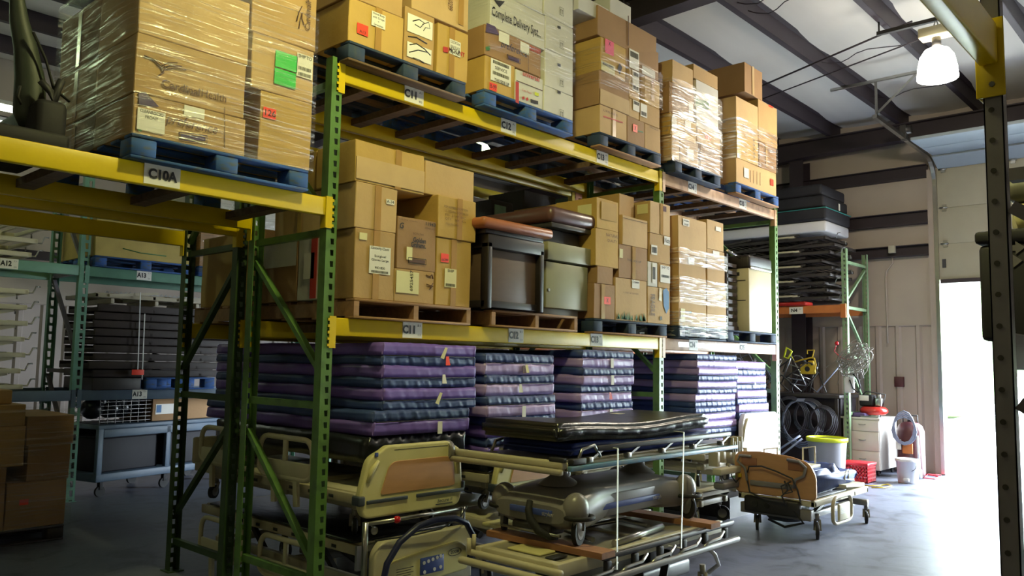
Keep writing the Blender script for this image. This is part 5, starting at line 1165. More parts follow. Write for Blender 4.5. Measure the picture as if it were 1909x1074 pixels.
# folded mattress
mm = MB()
prof = [(4.72,.38),(5.30,.38),(5.45,.41),(5.92,.42),(5.95,.50),(5.90,.53),(5.50,.53),(5.42,.60),(5.36,.64),(5.28,.60),(5.26,.54),(5.20,.60),(4.76,.60),(4.72,.55)]
mm.prism(rounded_poly(prof, .03, 3), lambda a, b: (a, -.98, b), lambda a, b: (a, -.42, b))
bmesh.ops.subdivide_edges(mm.b, edges=[e for e in mm.b.edges if e.calc_length() > .4], cuts=12)
for v in mm.b.verts:
    v.co.y += .012*math.sin(v.co.x*60+v.co.z*40) if v.co.y < -.95 else 0; v.co.z += .006*math.sin(v.co.y*60+v.co.x*30) if v.co.z > .45 else 0
for f in mm.b.faces: f.smooth = True
o = mm.build('mattress', 'navy'); tag(o, 'dark crumpled mattress slumped and folded on the low bed in the aisle', 'mattress')
# ================================================================== FAR CORNER: N RACK AND TOOLS
def upright_x(y, x0, x1, h, label, m, braces, diags, w=.07, dirs=1, group='upright frames of the rack'):
    """ frame whose two posts stand apart along y rotated so that they stand apart along x """
    t = upright(0, 0, x1-x0, h, label, m, braces, diags, group, rot=R(-90)); t.location = ((x0+x1)/2, y, 0); return t
t = upright_x(.45, 9.58, 10.52, 3.40, 'pale green rack frame by the far wall with wires hanging on it', 'palegreen', (.9, 1.75, 2.50, 3.2), ((1.75, 2.45), (3.15, 2.6), (.9, 1.7)))
t = thing('rack_beam', (9.57, 2.2, 2.40), 'orange brown beam with an N4 placard in the far corner', 'rack beam', 'rack beams')
MB().rbox(9.55, 9.60, .49, 4.2, 2.42, 2.54, .006).build('beam_body', 'orange', t); MB().box(9.54, 9.60, .42, .5, 2.34, 2.55).build('end_connector', 'orange', t)
p = PX(1484, 579, 9.545); lb = MB().box(9.545, 9.549, p.y-.11, p.y+.11, p.z-.055, p.z+.055).build('location_placard', 'paper', t)
text('N4', (9.543, p.y+.03, p.z), .055, 'ink', lb, 's', width=.10, bold=.03); text('A1', (9.543, p.y-.07, p.z+.02), .02, 'ink', lb, 's', width=.03)
t = thing('rack_beam', (10.5, 2.2, 2.40), 'dark rear beam of the far corner rack', 'rack beam', 'rack beams'); MB().rbox(10.48, 10.53, .49, 4.2, 2.42, 2.54, .006).build('beam_body', 'orange', t)
# stack of dark bed frames, each a frame with cross slats and folded arms
FR0 = {}
def frame_proto(kind, w, L, m, label, group, seed=0):
    rnd = random.Random(seed); t = thing('folded_bed_frame', (0, 0, 0), label, 'bed frame', group)
    f = MB()
    hh = .082 if kind == 0 else .05
    for y in (0, w-.035): f.rbox(0, L, y, y+.035, 0, hh, .006)
    for x in (0, L-.04, L*.33, L*.66): f.rbox(x, x+.04, 0, w, .002, .045, .005)
    o = f.build('side_frame', m, org=(0,0,0)); o.parent = t
    s = MB(); n = 16
    for k in range(n): s.box(.06+k*(L-.12)/n, .06+k*(L-.12)/n+.035, .03, w-.03, .046, .055)
    o = s.build('slat_deck', m, org=(0,0,0)); o.parent = t
    a = MB()
    for k in range(0 if kind == 0 else 2): a.bar((.15+k*.8, -.012, .025), (.7+k*.8, -.012, .085), .012, .03).bar((.25+k*.8, w+.01, .085), (.8+k*.8, w+.01, .02), .012, .03)
    a.bar((L*.45, .1, .06), (L*.55, w-.1, .085), .04, .02)
    o = a.build('lift_arm', m, org=(0,0,0)); o.parent = t
    if kind == 1:
        c = MB()
        for k in range(34): c.prism([(.1+k*(L-.2)/34, .055), (.1+(k+.5)*(L-.2)/34, .08), (.1+(k+1)*(L-.2)/34, .055)], lambda a, b: (a, -.004, b), lambda a, b: (a, .002, b))
        o = c.build('link_spring', 'steel', org=(0,0,0)); o.parent = t
    if kind == 2:
        c = MB(); c.tube([(L, w*.2, .03), (L+.09, w*.2, .03), (L+.12, w*.2, .10), (L+.16, w*.2, .10)], .009).tube([(L, w*.7, .03), (L+.07, w*.7, .03), (L+.07, w*.7, -.02)], .008)
        o = c.build('crank_handle', 'steel', org=(0,0,0)); o.parent = t
        c = MB().rbox(L*.55, L*.75, -.02, .06, .05, .085, .01); o = c.build('bracket_plate', 'cream', org=(0,0,0)); o.parent = t
    return t
rnd = random.Random(11)
proto = frame_proto(2, .9, 1.9, 'darkstuff', 'dark folded bed frame, lowest of the stack on the far corner rack', 'dark bed frames on the far corner rack')
PN = PX(1560, 500, 9.3)
for k in range(9):
    z = 2.62+k*.115
    lb = 'dark folded bed frame, %s from the bottom, on the far corner rack' % ORD[k+1] if k else None
    c = proto if k == 0 else copy_tree(proto, None, lb)
    c.rotation_euler = (0, 0, R(90)); c.location = (10.3+rnd.uniform(-.05, .05), .62+rnd.uniform(-.12, .12), z)
    if k % 2 == 0: c.rotation_euler = (0, 0, R(-90)); c.location = (9.42+rnd.uniform(-.05, .05), 2.52+rnd.uniform(-.05, .1), z)
zt0 = 2.62+9*.115
o = MB().rbox(9.35, 10.3, .62, 2.5, zt0+.0, zt0+.17, .03).build('mattress', 'whitepl'); tag(o, 'pale white ended mattress under the black ones in the far corner stack', 'mattress')
for k, h in enumerate((.2, .19, .18)):
    z = zt0+.175+sum((.2, .19, .18)[:k])+.004*k
    t = thing('foam_mattress', (9.8, 1.5, z), ['lowest black mattress with a teal piping line in the far corner stack', 'middle black mattress with a white tag in the far corner stack', 'topmost black mattress in the far corner stack'][k], 'mattress', 'black mattresses in the far corner')
    MB().rbox(9.30+.03*k, 10.32, .60+.04*k, 2.5, z, z+h, .04, 3).build('mattress_body', 'blackmat', t)
    if k == 0: MB().rbox(9.292, 10.33, .592, 2.45, z+h-.022, z+h-.008, .004).build('piping', 'tealtrim', t)
    if k == 1: MB().box(9.9, 9.96, .628, .632, z+.02, z+.13).build('white_tag', 'paper', t)
o = MB().rbox(9.5, 9.95, 1.6, 2.1, 2.545, 2.61, .02).rbox(9.5, 9.8, 1.02, 1.5, 2.545, 2.61, .02).build('floor_jack', 'redpaint'); tag(o, 'flat red tool lying on the N4 beam under the dark bed frames', 'tool')
# dark shelf unit under the rack with hoses and walkers
t = thing('dark_bench', (9.95, 1.6, 0), 'dark bench under the far corner rack carrying hoses and walking aids', 'bench')
MB().rbox(9.55, 10.4, .56, 2.9, 1.12, 1.17, .006).build('bench_top', 'darkstuff', t)
MB().rbox(9.75, 10.38, .60, 2.85, .05, 1.12, .006).build('bench_body', 'girt', t)
for y in (.58, 2.84): MB().box(9.57, 9.61, y, y+.04, 0, 1.12).build('leg', 'darkstuff', t)
for k, (y, z, r_, lb) in enumerate(((1.28, .72, .30, 'widest of the coiled hoses hanging from the dark bench'), (.98, .76, .25, 'coiled hose hanging at the right of the dark bench'), (1.55, .70, .26, 'coiled hose hanging at the left of the dark bench'), (1.10, .66, .33, 'long drooping hose loop hanging low on the dark bench'), (1.95, .70, .28, 'coiled hose farthest from the green post on the dark bench'), (.78, .70, .22, 'small coiled hose closest to the green post'))):
    mb = MB()
    for q in range(4):
        rr_ = r_-.018*q; mb.tube([(9.50-.02*q+.01*math.sin(a), y+rr_*math.cos(a*.349), z+.06+rr_*1.15*math.sin(a*.349)+.01*q) for a in range(18)], .011, 6, closed=True)
    o = mb.build('coiled_hose', 'hose' if k != 3 else 'hosel'); tag(o, lb, 'hose', 'hoses on the bench')
def walker(x, y, z, m, label, rz, tilt, grip='dgrey'):
    t = thing('walker', (x, y, z), label, 'walking aid', 'walking aids in the far corner')
    a = MB()
    for s in (0, .42): a.tube([(0, s, 0), (.05, s, .38), (.10, s, .42), (.24, s, .42), (.30, s, .38), (.36, s, 0)], .011, 6)
    a.cyl((.05, 0, .34), (.05, .42, .34), .009).cyl((.05, 0, .2), (.05, .42, .2), .009)
    o = a.build('tube_frame', m, org=(0,0,0)); o.parent = t
    g = MB(); 
    for s in (0, .42): g.cyl((.11, s, .42), (.23, s, .42), .018)
    o = g.build('hand_grip', grip, org=(0,0,0)); o.parent = t
    t.rotation_euler = (R(tilt[0]), R(tilt[1]), R(rz)); return t
walker(9.75, 1.10, 1.20, 'steel', 'steel walking frame lying on the bench nearest the green post', 20, (20, -30))
walker(9.75, 1.55, 1.22, 'hose', 'dark walking frame lying in the middle of the bench', 60, (-30, 20))
walker(9.75, 2.15, 1.22, 'steel', 'steel walking frame at the left end of the bench', 200, (15, 35))
walker(9.85, 1.75, 1.32, 'steel', 'steel walking frame on top of the dark one', 120, (35, -10))
p = PX(1467, 660, 9.4)
o = MB().tube([(9.4, p.y+.05, p.z-.05), (9.4, p.y+.0, p.z+.10), (9.4, p.y-.08, p.z+.04), (9.4, p.y-.02, p.z-.07)], .016, 8, closed=True).build('lime_handle', 'lime'); tag(o, 'lime green triangular handle sticking up at the left of the heap of walking aids', 'handle')
o = MB().tube([(9.42, p.y-.07, p.z-.03), (9.42, p.y-.30, p.z-.5)], .011).build('crutch_tube', 'chrome'); tag(o, 'bright steel crutch tube slanting down from the lime green handle', 'crutch')
pp = [PX(u, v, 9.38) for u, v in ((1482, 675), (1495, 671), (1512, 667), (1518, 668), (1521, 680), (1518, 692), (1520, 697))]
t = thing('yellow_strut', tuple(pp[0]), 'yellow bent bar with a hooked top in the heap of walking aids', 'bar')
MB().tube(pp, .012, 6).tube([PX(u, v, 9.38) for u, v in ((1505, 660), (1505, 653), (1518, 653), (1514, 667))], .01, 6).build('bent_bar', 'yelpl', t)
p = PX(1506, 688, 9.4); 
t = thing('yellow_guard', (9.4, p.y, p.z-.08), 'yellow plastic guard with a round hole in the heap of walking aids', 'guard')
MB().rbox(9.38, 9.43, p.y-.12, p.y+.12, p.z-.08, p.z+.07, .03).rbox(9.38, 9.43, p.y-.10, p.y+.0, p.z+.02, p.z+.13, .025).build('guard_body', 'yelpl', t); MB().cyl((9.375, p.y, p.z+.0), (9.379, p.y, p.z+.0), .04, 16).build('round_hole', 'ink', t)
walker(9.70, .95, 1.20, 'dgrey', 'dark walking frame leaning against the green post', 80, (10, 50))
walker(9.80, 2.3, 1.35, 'hosel', 'pale walking frame highest at the far end of the heap', 10, (60, 10))
walker(9.66, 1.35, 1.30, 'dsteel', 'dark walking frame with grey grips in front of the heap', 150, (-20, -40))
rnd = random.Random(31)
for k in range(12):
    ya = .75+.15*k; A_ = (9.62+rnd.uniform(-.05, .1), ya, 1.20+rnd.uniform(0, .02)); B_ = (9.7+rnd.uniform(-.1, .2), ya+rnd.uniform(-.45, .45), 1.45+rnd.uniform(0, .3))
    o = MB().cyl(A_, B_, .012, 8).cyl(B_, tuple(Vector(B_)+Vector((0, .09, .02))), .016, 8).build('crutch', ['dsteel', 'hosel', 'darkstuff', 'steel'][k % 4])
    tag(o, '%s crutch tube with a stub handle in the heap, %s from the green post' % (['dark steel', 'pale', 'blackish', 'bright steel'][k % 4], ORD[k]), 'crutch', 'crutches in the heap on the bench')
# wire bundle
mb = MB(); rnd = random.Random(5); c0 = PX(1590, 672, 9.45)
for k in range(34):
    r1, r2 = rnd.uniform(.08, .22), rnd.uniform(.06, .2); cy, cz = c0.y+rnd.uniform(-.1, .1), c0.z+rnd.uniform(-.16, .12); ph = rnd.uniform(0, 3)
    mb.tube([(9.44+rnd.uniform(-.03, .03)+.04*math.sin(a*.524+ph), cy+r1*math.cos(a*.524+ph), cz+r2*math.sin(a*.524)) for a in range(12)], .0055, 5, closed=True)
for k in range(16):
    a = rnd.uniform(-2.6, .2); r1 = rnd.uniform(.2, .42); mb.tube([(9.45, c0.y, c0.z), (9.42, c0.y+r1*.6*math.cos(a), c0.z+r1*.5*math.sin(a)+.04), (9.40, c0.y+r1*math.cos(a), c0.z+r1*math.sin(a)-.05)], .004, 5)
o = mb.build('wire_bundle', 'wire'); tag(o, 'tangled bundle of pale wires hanging on the far pale green rack post', 'wires', kind='stuff')
p = PX(1560, 640, 9.45); o = MB().ball((9.45, p.y, p.z), .03, .03, .03).tube([(9.45, p.y, p.z), (9.45, p.y+.04, p.z-.12), (9.45, p.y-.06, p.z-.22), (9.45, p.y-.22, p.z-.25)], .006).build('red_plug', 'redpl'); tag(o, 'small red plug at the top of the wire tangle', 'plug')
p = PX(1582, 716, 9.45)
o = MB().rbox(9.42, 9.46, p.y-.09, p.y+.06, p.z-.13, p.z+.11, .03).build('plastic_bag', 'whitepl'); tag(o, 'white plastic bag hanging below the wire tangle', 'bag')
o = MB().tube([PX(u, v, 9.40) for u, v in ((1590, 697), (1600, 708), (1604, 722), (1600, 732), (1590, 724), (1584, 708))], .01, 6).build('hanging_cable', 'rubber'); tag(o, 'thick dark cable loop hanging beside the white plastic bag', 'cable')
# drawer cabinet
P0 = PZ(1642, 889, 0); cx, cy = P0.x, P0.y
yl = PX(1572.6, 830, cx).y; xr = PY(1673, 830, cy).x; zt1 = PX(1642, 781, cx).z; zb1 = .085
t = thing('drawer_cabinet', ((cx+xr)/2, (cy+yl)/2, 0), 'white drawer cabinet on casters in the far corner', 'cabinet')
MB().rbox(cx, xr, cy, yl, zb1, zt1-.02, .004).build('cabinet_body', 'white', t)
MB().rbox(cx-.02, xr+.01, cy-.01, yl+.03, zt1-.02, zt1+.008, .004).build('worktop', 'white', t)
zs = [zb1+.005, zb1+(zt1-zb1)*.36, zb1+(zt1-zb1)*.74, zt1-.03]
for k in range(3):
    ya = cy+.01; yb = yl-(.01 if k < 2 else .14)
    d = MB().rbox(cx-.018, cx, ya, yb, zs[k]+.004, zs[k+1]-.004, .003).build('drawer', 'white', t)
    ym = (cy+yl)/2-.02; zm = (zs[k]+zs[k+1])/2+.02
    MB().tube([(cx-.02, ym-.05, zm), (cx-.035, ym-.03, zm-.006), (cx-.035, ym+.03, zm-.006), (cx-.02, ym+.05, zm)], .005, 6).build('drawer_handle', 'steel', d)
MB().rbox(cx-.004, cx+.0, yl-.12, yl-.02, zs[2]+.05, zs[3]-.03, .002).build('open_slot', 'dgrey', t)
for x in (cx+.08, xr-.08):
    for y in (cy+.06, yl-.08): caster(t, x, y, 0, .035, 'dgrey', fork=.01)
# compressor on the cabinet
xm, ym = cx+.28, PX(1629, 760, cx+.28).y; z = zt1+.009
t = thing('air_compressor', (xm, ym, z), 'red pancake air compressor with a black motor on the white drawer cabinet', 'compressor')
MB().lathe([(.02, .03), (.16, .035), (.20, .075), (.20, .11), (.16, .15), (.02, .155)], (xm, ym, z), 28).build('air_tank', 'redpaint', t)
MB().rbox(xm-.09, xm+.09, ym-.02, ym+.19, z+.155, z+.33, .03).build('motor_housing', 'rubber', t)
MB().rbox(xm-.095, xm-.088, ym+.04, ym+.18, z+.24, z+.32, .003).build('data_plate', 'paper', t)
MB().rbox(xm-.06, xm+.06, ym-.13, ym-.03, z+.155, z+.29, .02).cyl((xm, ym-.08, z+.28), (xm, ym-.08, z+.34), .03).build('pump_head', 'steel', t)
MB().tube([(xm, ym-.13, z+.16), (xm-.02, ym-.18, z+.34), (xm-.02, ym+.1, z+.38), (xm-.02, ym+.18, z+.3)], .009).build('carry_handle', 'dgrey', t)
for a in (0, 2.1, 4.2): MB().cyl((xm+.12*math.cos(a), ym+.12*math.sin(a), z), (xm+.12*math.cos(a), ym+.12*math.sin(a), z+.04), .018).build('rubber_foot', 'rubber', t)
o = MB().rbox(cx+.02, cx+.3, yl-.32, yl-.03, zt1+.009, zt1+.07, .02).build('folded_cloth', mat('purple_cloth', '5C4A78', .8, bump=.4, bscale=20)); tag(o, 'folded purple grey cloth on the left of the white drawer cabinet', 'cloth')
o = MB().box(cx+.02, cx+.06, cy+.02, cy+.28, zt1+.009, zt1+.03).cyl((cx+.03, cy+.0, zt1+.035), (cx+.03, cy+.16, zt1+.035), .012).build('hand_tool', 'steel'); tag(o, 'small steel hand tool at the front edge of the white drawer cabinet', 'tool')
# red gas cylinder / washer with hoses
p = PZ(1699, 893, 0); x, y = p.x+.25, PX(1698, 830, p.x+.25).y
t = thing('pressure_cylinder', (x, y, 0), 'dark red pressure cylinder with coiled hoses beside the white cabinet', 'cylinder')
H1 = PX(1698, 772, x).z
MB().lathe([(.02, .03), (.18, .03), (.19, .06), (.19, H1-.25), (.16, H1-.17), (.10, H1-.12), (.02, H1-.11)], (x, y, 0), 28).build('cylinder_body', 'maroon', t)
MB().rbox(x-.195, x-.17, y-.08, y+.06, .35, .50, .004).build('warning_label', 'orange', t); MB().rbox(x-.19, x-.16, y+.08, y+.15, .40, .55, .003).build('paper_label', 'paper', t)
MB().tube([(x, y+.1, H1-.16), (x, y+.1, H1-.02), (x, y-.1, H1-.02), (x, y-.1, H1-.16)], .012).cyl((x, y, H1-.12), (x, y, H1-.03), .04).build('valve_head', 'dsteel', t)
mb = MB()
for k in range(4): mb.tube([(x-.22, y+.02+(.17-.01*k)*math.cos(a*.524), H1-.24+.02*k+(.20+.01*k)*math.sin(a*.524)) for a in range(12)], .010, 6, closed=True)
mb.build('coiled_hose', 'hosel', t)
MB().cyl((x-.2, y-.17, .12), (x-.2, y-.15, .62), .018).cyl((x-.2, y-.17, .02), (x-.2, y-.17, .14), .03).build('spray_lance', 'whitepl', t)
# bucket, crate, tote
p = PZ(1693, 900, 0); x, y = p.x, p.y; hb_ = .32
t = thing('bucket', (x, y, 0), 'white plastic bucket with a lid and wire handle by the cabinet', 'bucket')
MB().lathe([(.0, .0), (.125, 0), (.13, .01), (.148, hb_-.03), (.155, hb_-.03), (.155, hb_)], (x, y, 0), 32).build('bucket_body', 'whitepl', t)
MB().lathe([(.16, hb_-.02), (.162, hb_+.012), (.148, hb_+.014), (.145, hb_+.004), (.0, hb_+.004)], (x, y, 0), 32).build('lid', 'whitepl', t)
MB().tube([(x-.16*math.cos(a*.35-.2)*1.0, y+.16*math.sin((a-4.5)*.35), hb_-.06-.10*math.sin(math.pi*a/9)) for a in range(10)], .004, 5).build('wire_handle', 'dgrey', t)
MB().rbox(x-.17, x-.13, y-.06, y+.02, .03, .075, .01).build('foot_tab', 'whitepl', t)
p = PZ(1590, 899, 0); x, y = p.x, p.y
t = thing('milk_crate', (x+.15, y, 0), 'red plastic crate on the floor behind the low bed', 'crate')
c = MB(); X0, X1, Y0_, Y1_, hc = x, x+.34, PX(1617, 885, x).y, PX(1566, 885, x).y, .27
for z in (0, .05, .1, .15, .2): 
    c.box(X0, X0+.008, Y0_, Y1_, z, z+.02).box(X1-.008, X1, Y0_, Y1_, z, z+.02).box(X0, X1, Y0_, Y0_+.008, z, z+.02).box(X0, X1, Y1_-.008, Y1_, z, z+.02)
for k in range(9):
    a = Y0_+(Y1_-Y0_-.015)*k/8; b_ = X0+(X1-X0-.015)*k/8
    c.box(X0, X0+.009, a, a+.015, 0, hc).box(X1-.009, X1, a, a+.015, 0, hc).box(b_, b_+.015, Y0_, Y0_+.009, 0, hc).box(b_, b_+.015, Y1_-.009, Y1_, 0, hc)
c.box(X0, X1, Y0_, Y1_, 0, .01); c.build('crate_lattice', 'redpl', t)
MB().rbox(X0-.01, X1+.01, Y0_-.01, Y1_+.01, hc-.04, hc, .006).build('crate_rim', 'redpl', t)
pa = PX(1490, 815, 8.3); pb = PX(1565, 815, 8.3); yc, rr_ = (pa.y+pb.y)/2, abs(pa.y-pb.y)/2*.98; zt2 = pa.z
t = thing('round_bin', (8.3+rr_, yc, 0), 'big grey bin with a lime yellow rim behind the low bed', 'bin')
MB().lathe([(0, .0), (rr_*.78, 0), (rr_*.8, .01), (rr_*.94, zt2-.05), (rr_*.95, zt2-.02)], (8.3+rr_, yc, 0), 36).build('bin_body', 'totegrey', t)
MB().lathe([(rr_*.93, zt2-.05), (rr_*1.0, zt2-.05), (rr_*1.02, zt2), (rr_*.95, zt2+.008), (rr_*.93, zt2-.02)], (8.3+rr_, yc, 0), 36).build('bin_rim', 'lime', t)
MB().lathe([(rr_*.9, zt2-.09), (.0, zt2-.07)], (8.3+rr_, yc, 0), 36).build('bin_lid', 'totegrey', t)
for k, (a, b) in enumerate((((1452, 838), (1492, 812)), ((1452, 852), (1496, 818)))):
    o = MB().cyl(PX(*a, 8.2), PX(*b, 8.35), .014).build('tent_pole', 'hosel'); tag(o, '%s of two pale poles leaning against the grey bin' % ('upper' if k == 0 else 'lower'), 'pole')
mb = MB(); pts = [PZ(u, v, .012) for u, v in ((1716, 882), (1735, 886), (1750, 889), (1742, 893), (1722, 891), (1730, 884), (1755, 886))]
o = mb.tube(pts, .008, 6).build('extension_cord', 'redpl'); tag(o, 'red cord lying on the floor beside the open door', 'cord')
mb = MB(); pts = [PZ(u, v, .012) for u, v in ((1600, 903), (1620, 906), (1640, 905), (1655, 903), (1662, 906), (1650, 909), (1625, 909))]
o = mb.tube(pts, .008, 6).build('extension_cord', 'yelpl'); tag(o, 'yellow brown cord lying on the floor in front of the white cabinet', 'cord')
# ================================================================== RACK ACROSS THE AISLE (right foreground)
t = thing('rack_upright_frame', (.08, -4.0, 0), 'grey slotted rack frame in the right foreground', 'rack upright', 'upright frames of the rack')
def side_post(x, y, h, s):
    mb = MB(); w = .05; d = .056
    mb.box(x-w/2, x+w/2, y, y-.004*s, 0, h)
    mb.box(x-w/2, x-w/2+.004, y, y-d*s, 0, h).box(x+w/2-.004, x+w/2, y, y-d*s, 0, h)
    mb.box(x-w/2, x+w/2, y-d*s, y-(d-.004)*s, 0, h)
    return mb
for y, s_ in ((-3.535, 1), (-4.42, -1)):
    po_ = side_post(.08, y, 3.5, s_).build('post', 'slate', t)
    for k in range(34 if s_ > 0 else 0): MB().cyl((.0545, y-.022*s_, .12+k*.1), (.0535, y-.022*s_, .12+k*.1), .009, 10).build('bolt_hole', 'ink', po_)
for z in (.3, 1.02, 2.2, 3.2): MB().box(.05, .10, -4.36, -3.6, z-.02, z+.02).build('horizontal_brace', 'slate', t)
for za, zb_ in ((1.48, .95), (2.1, 1.55), (.25, .9)): MB().bar((.08, -3.6, za), (.08, -4.36, zb_), .04, .03, (1, 0, 0)).build('diagonal_brace', 'slate', t)
MB().box(.0, .16, -3.60, -3.46, 0, .008).build('base_plate', 'slate', t)
t = thing('rack_beam', (-1.8, -3.54, 2.5), 'yellow beam passing overhead to the bracket on the foreground rack post', 'rack beam', 'rack beams')
MB().rbox(-3.6, .04, -3.585, -3.53, 2.565, 2.70, .008).build('beam_body', 'yellow', t)
MB().rbox(.040, .048, -3.602, -3.518, 2.46, 2.72, .003).rbox(.04, .115, -3.528, -3.522, 2.46, 2.72, .003).build('end_connector', 'yellow', t)
MB().cyl((.040, -3.565, 2.50), (.035, -3.565, 2.50), .009, 8).build('locking_bolt', 'dsteel', t)
t = thing('rack_beam', (2, -3.54, 1.5), 'lower beam of the rack across the aisle that carries the black crate', 'rack beam', 'rack beams')
XC = 1.0
a = PX(1822, 432, XC); b = PX(1822, 636, XC); yl = a.y
MB().rbox(.13, 3.7, -3.585, -3.53, b.z-.12, b.z-.002, .008).build('beam_body', 'slate', t)
t = thing('tote_crate', (XC+.3, yl-.5, b.z), 'dark crate with grey tape arrows on the rack across the aisle', 'crate')
MB().rbox(XC, XC+.7, yl-.95, yl, b.z, a.z-.06, .02).build('crate_body', 'blackmat', t)
MB().rbox(XC-.01, XC+.71, yl-.96, yl+.012, a.z-.055, a.z, .015).build('crate_lid', 'blackmat', t)
for u, v in ((1893, 462), (1888, 487)):
    p = PX(u, v, XC-.004); s_ = .02
    MB().prism([(p.y+.055, p.z-.012), (p.y, p.z-.012), (p.y, p.z-.028), (p.y-.035, p.z), (p.y, p.z+.028), (p.y, p.z+.012), (p.y+.055, p.z+.012)], lambda q, w_: (XC-.004, q, w_), lambda q, w_: (XC-.001, q, w_)).build('tape_arrow', 'apaper', t)
mb = MB(); p = PX(1872, 415, XC+.1); 
t = thing('grey_machine', (XC+.3, p.y-.2, a.z), 'rounded grey and cream machine standing on the dark crate', 'machine')
ztm = PX(1880, 330, XC+.1).z
MB().rbox(XC+.08, XC+.5, p.y-.6, p.y, a.z+(ztm-a.z)*.55, ztm, .05, 4).build('machine_head', mat('grey_olive_plastic', '6C6A5C', .45), t)
MB().rbox(XC+.12, XC+.45, p.y-.55, p.y-.02, a.z, a.z+(ztm-a.z)*.55, .03).build('machine_body', 'cream', t)
MB().lathe([(.02, -.05), (.04, -.05), (.055, .0), (.04, .05), (.02, .05)], (XC+.06, p.y-.10, a.z+.055), 18).build('round_knob', 'yel_pl', t)
MB().cyl((XC+.079, p.y-.11, ztm-.06), (XC+.07, p.y-.11, ztm-.06), .022, 16).build('round_button', 'ink', t)
# ================================================================== LEFT SIDE: A RACK ACROSS THE BACK AISLE
AY, AX = 5.38, .50
def upright_a(x, label, y0=AY, y1=6.35):
    t = upright(x, y0, y1, 3.9, label, 'teal', (.3, 1.4, 2.5, 3.5), ((1.35, .4), (2.45, 1.55), (3.45, 2.6)), 'upright frames of the A rack', pitch=.1)
    for c in children(t):
        if c.name.startswith(('diag', 'hor')): c.data.materials[0] = M['slate']
    for c in children(t):
        if c.name.startswith('post'): c.scale = (1.4, 1.4, 1) if False else (1.35, 1, 1)
    return t
upright_a(AX, 'teal rack frame across the back aisle between placards A12 and A13')
upright_a(AX+3.3, 'teal rack frame across the back aisle, mostly hidden by the near green frames')
upright_a(AX-3.3, 'teal rack frame across the back aisle at the far left, hidden behind the wrapped load')
for x0, x1, nm, pc in ((AX-3.3, AX, 'A12', 'left'), (AX, AX+3.3, 'A13', 'right')):
    for z, mm, w in ((2.565, 'teal', 'upper'), (1.195, 'bluebeam', 'lower')):
        mk = ()
        if nm == 'A13': mk = ((PY(268 if w == 'upper' else 260, 522 if w == 'upper' else 737, AY).x, 'A13', ('C1', 'D2')),)
        elif w == 'upper': mk = ((PY(16, 502, AY).x, 'A12', ('C1', 'D2')),)
        beam(x0, x1, AY-.004, z, mm, '%s beam of the back aisle rack, %s bay with placard %s' % (w, pc, nm) if mk else '%s beam of the back aisle rack, %s bay' % (w, pc), marks=mk, group='beams of the A rack')
        beam(x0, x1, 6.355, z, mm, '%s rear beam of the back aisle rack, %s bay' % (w, pc), back=True, group='beams of the A rack')
AYp = AY-.05
xa, xb = PY(176, 500, AYp).x, PY(345, 510, AYp).x
pallet('blue pallet under the yellowish box on the A13 beam', xa, xb+.1, AYp, 2.565, 'pblue')
t = thing('bulk_box', ((xa+xb)/2, AYp+.5, 2.692), 'large low yellowish box on a blue pallet above placard A13', 'box')
carton_mesh(xa, xb+.08, AYp+.02, AYp+1.1, 2.692, 3.15, .01, 77).build('box_body', mat('yellowish_card', 'B09A50', .7, var=.08), t)
MB().tube([(xa+.3, AYp+.012, 2.80), (xa+.5, AYp+.012, 2.77), (xa+.8, AYp+.012, 2.765)], .006, 5).build('scuff_mark', 'inkg', t)
xc = PY(352, 520, AYp).x
pallet('blue pallet with wrapped cartons right of the yellowish box on the back aisle rack', xc+.12, xc+1.25, AYp, 2.565, 'pblue')
ld = load(0, AYp+.02, 2.69, 'wrapped cartons on the A rack')
for k, (x0_, x1_, z0_, z1_, q, lb) in enumerate(((0, .42, 0, .42, 2, 'brown wrapped carton at the left of the blue pallet behind the green frames'), (.42, .85, 0, .32, 1, 'tan wrapped carton in the middle of the blue pallet behind the green frames'), (.85, 1.1, 0, .34, 0, 'tan carton at the right of the blue pallet behind the green frames'), (.42, 1.1, .34, .8, 'w', 'white wrapped carton on top behind the green frames'), (0, .42, .43, 1.0, 'w', 'tall pale wrapped carton on top of the brown one behind the green frames'))):
    nseed[0] += 1; t = thing('carton', (xc+.13+(x0_+x1_)/2, AYp+.5, 2.692+z0_), lb, 'box', 'wrapped cartons on the A rack')
    carton_mesh(xc+.13+x0_+.003, xc+.13+x1_-.003, AYp+.02, AYp+.9, 2.692+z0_, 2.69+z1_, .003, nseed[0]).build('box_body', M['white_card'] if q == 'w' else KR[q], t)
film('clear film around the cartons behind the green frames', xc+.125, xc+1.24, AYp+.01, AYp+.93, 2.6, 3.66, fA, .006, seed=12)
# dark frames stack on A13 lower level, on a blue pallet
pallet('bright blue pallet under the stack of brown bed frames above the lower A13 placard', PY(272, 715, AYp).x, PY(400, 718, AYp).x, AYp, 1.195, 'pblue', h=.14)
o = MB().rbox(AX+.15, PY(265, 715, AYp).x, AYp+.03, AYp+.9, 1.195, 1.33, .01).build('timber_block', 'darkstuff'); tag(o, 'dark block beside the bright blue pallet under the brown bed frames', 'block')
proto = frame_proto(0, .9, 1.85, 'brownframe', 'brown folded bed frame, lowest of the stack above the lower A13 placard', 'brown bed frames on the back aisle rack', 3)
rnd = random.Random(2)
for k in range(9):
    lb = 'brown folded bed frame, %s from the bottom above the lower A13 placard' % ORD[k+1] if k else None
    c = proto if k == 0 else copy_tree(proto, None, lb)
    c.location = (AX+.12+rnd.uniform(-.03, .05), AYp+.04+rnd.uniform(-.03, .03), 1.34+.092*k)
proto1 = frame_proto(1, .9, 1.95, 'creamd', 'pale bed frame with link springs on top of the brown stack', 'pale bed frames on the brown stack', 3)
proto1.location = (AX+.12, AYp+.03, 1.34+.092*9+.06)
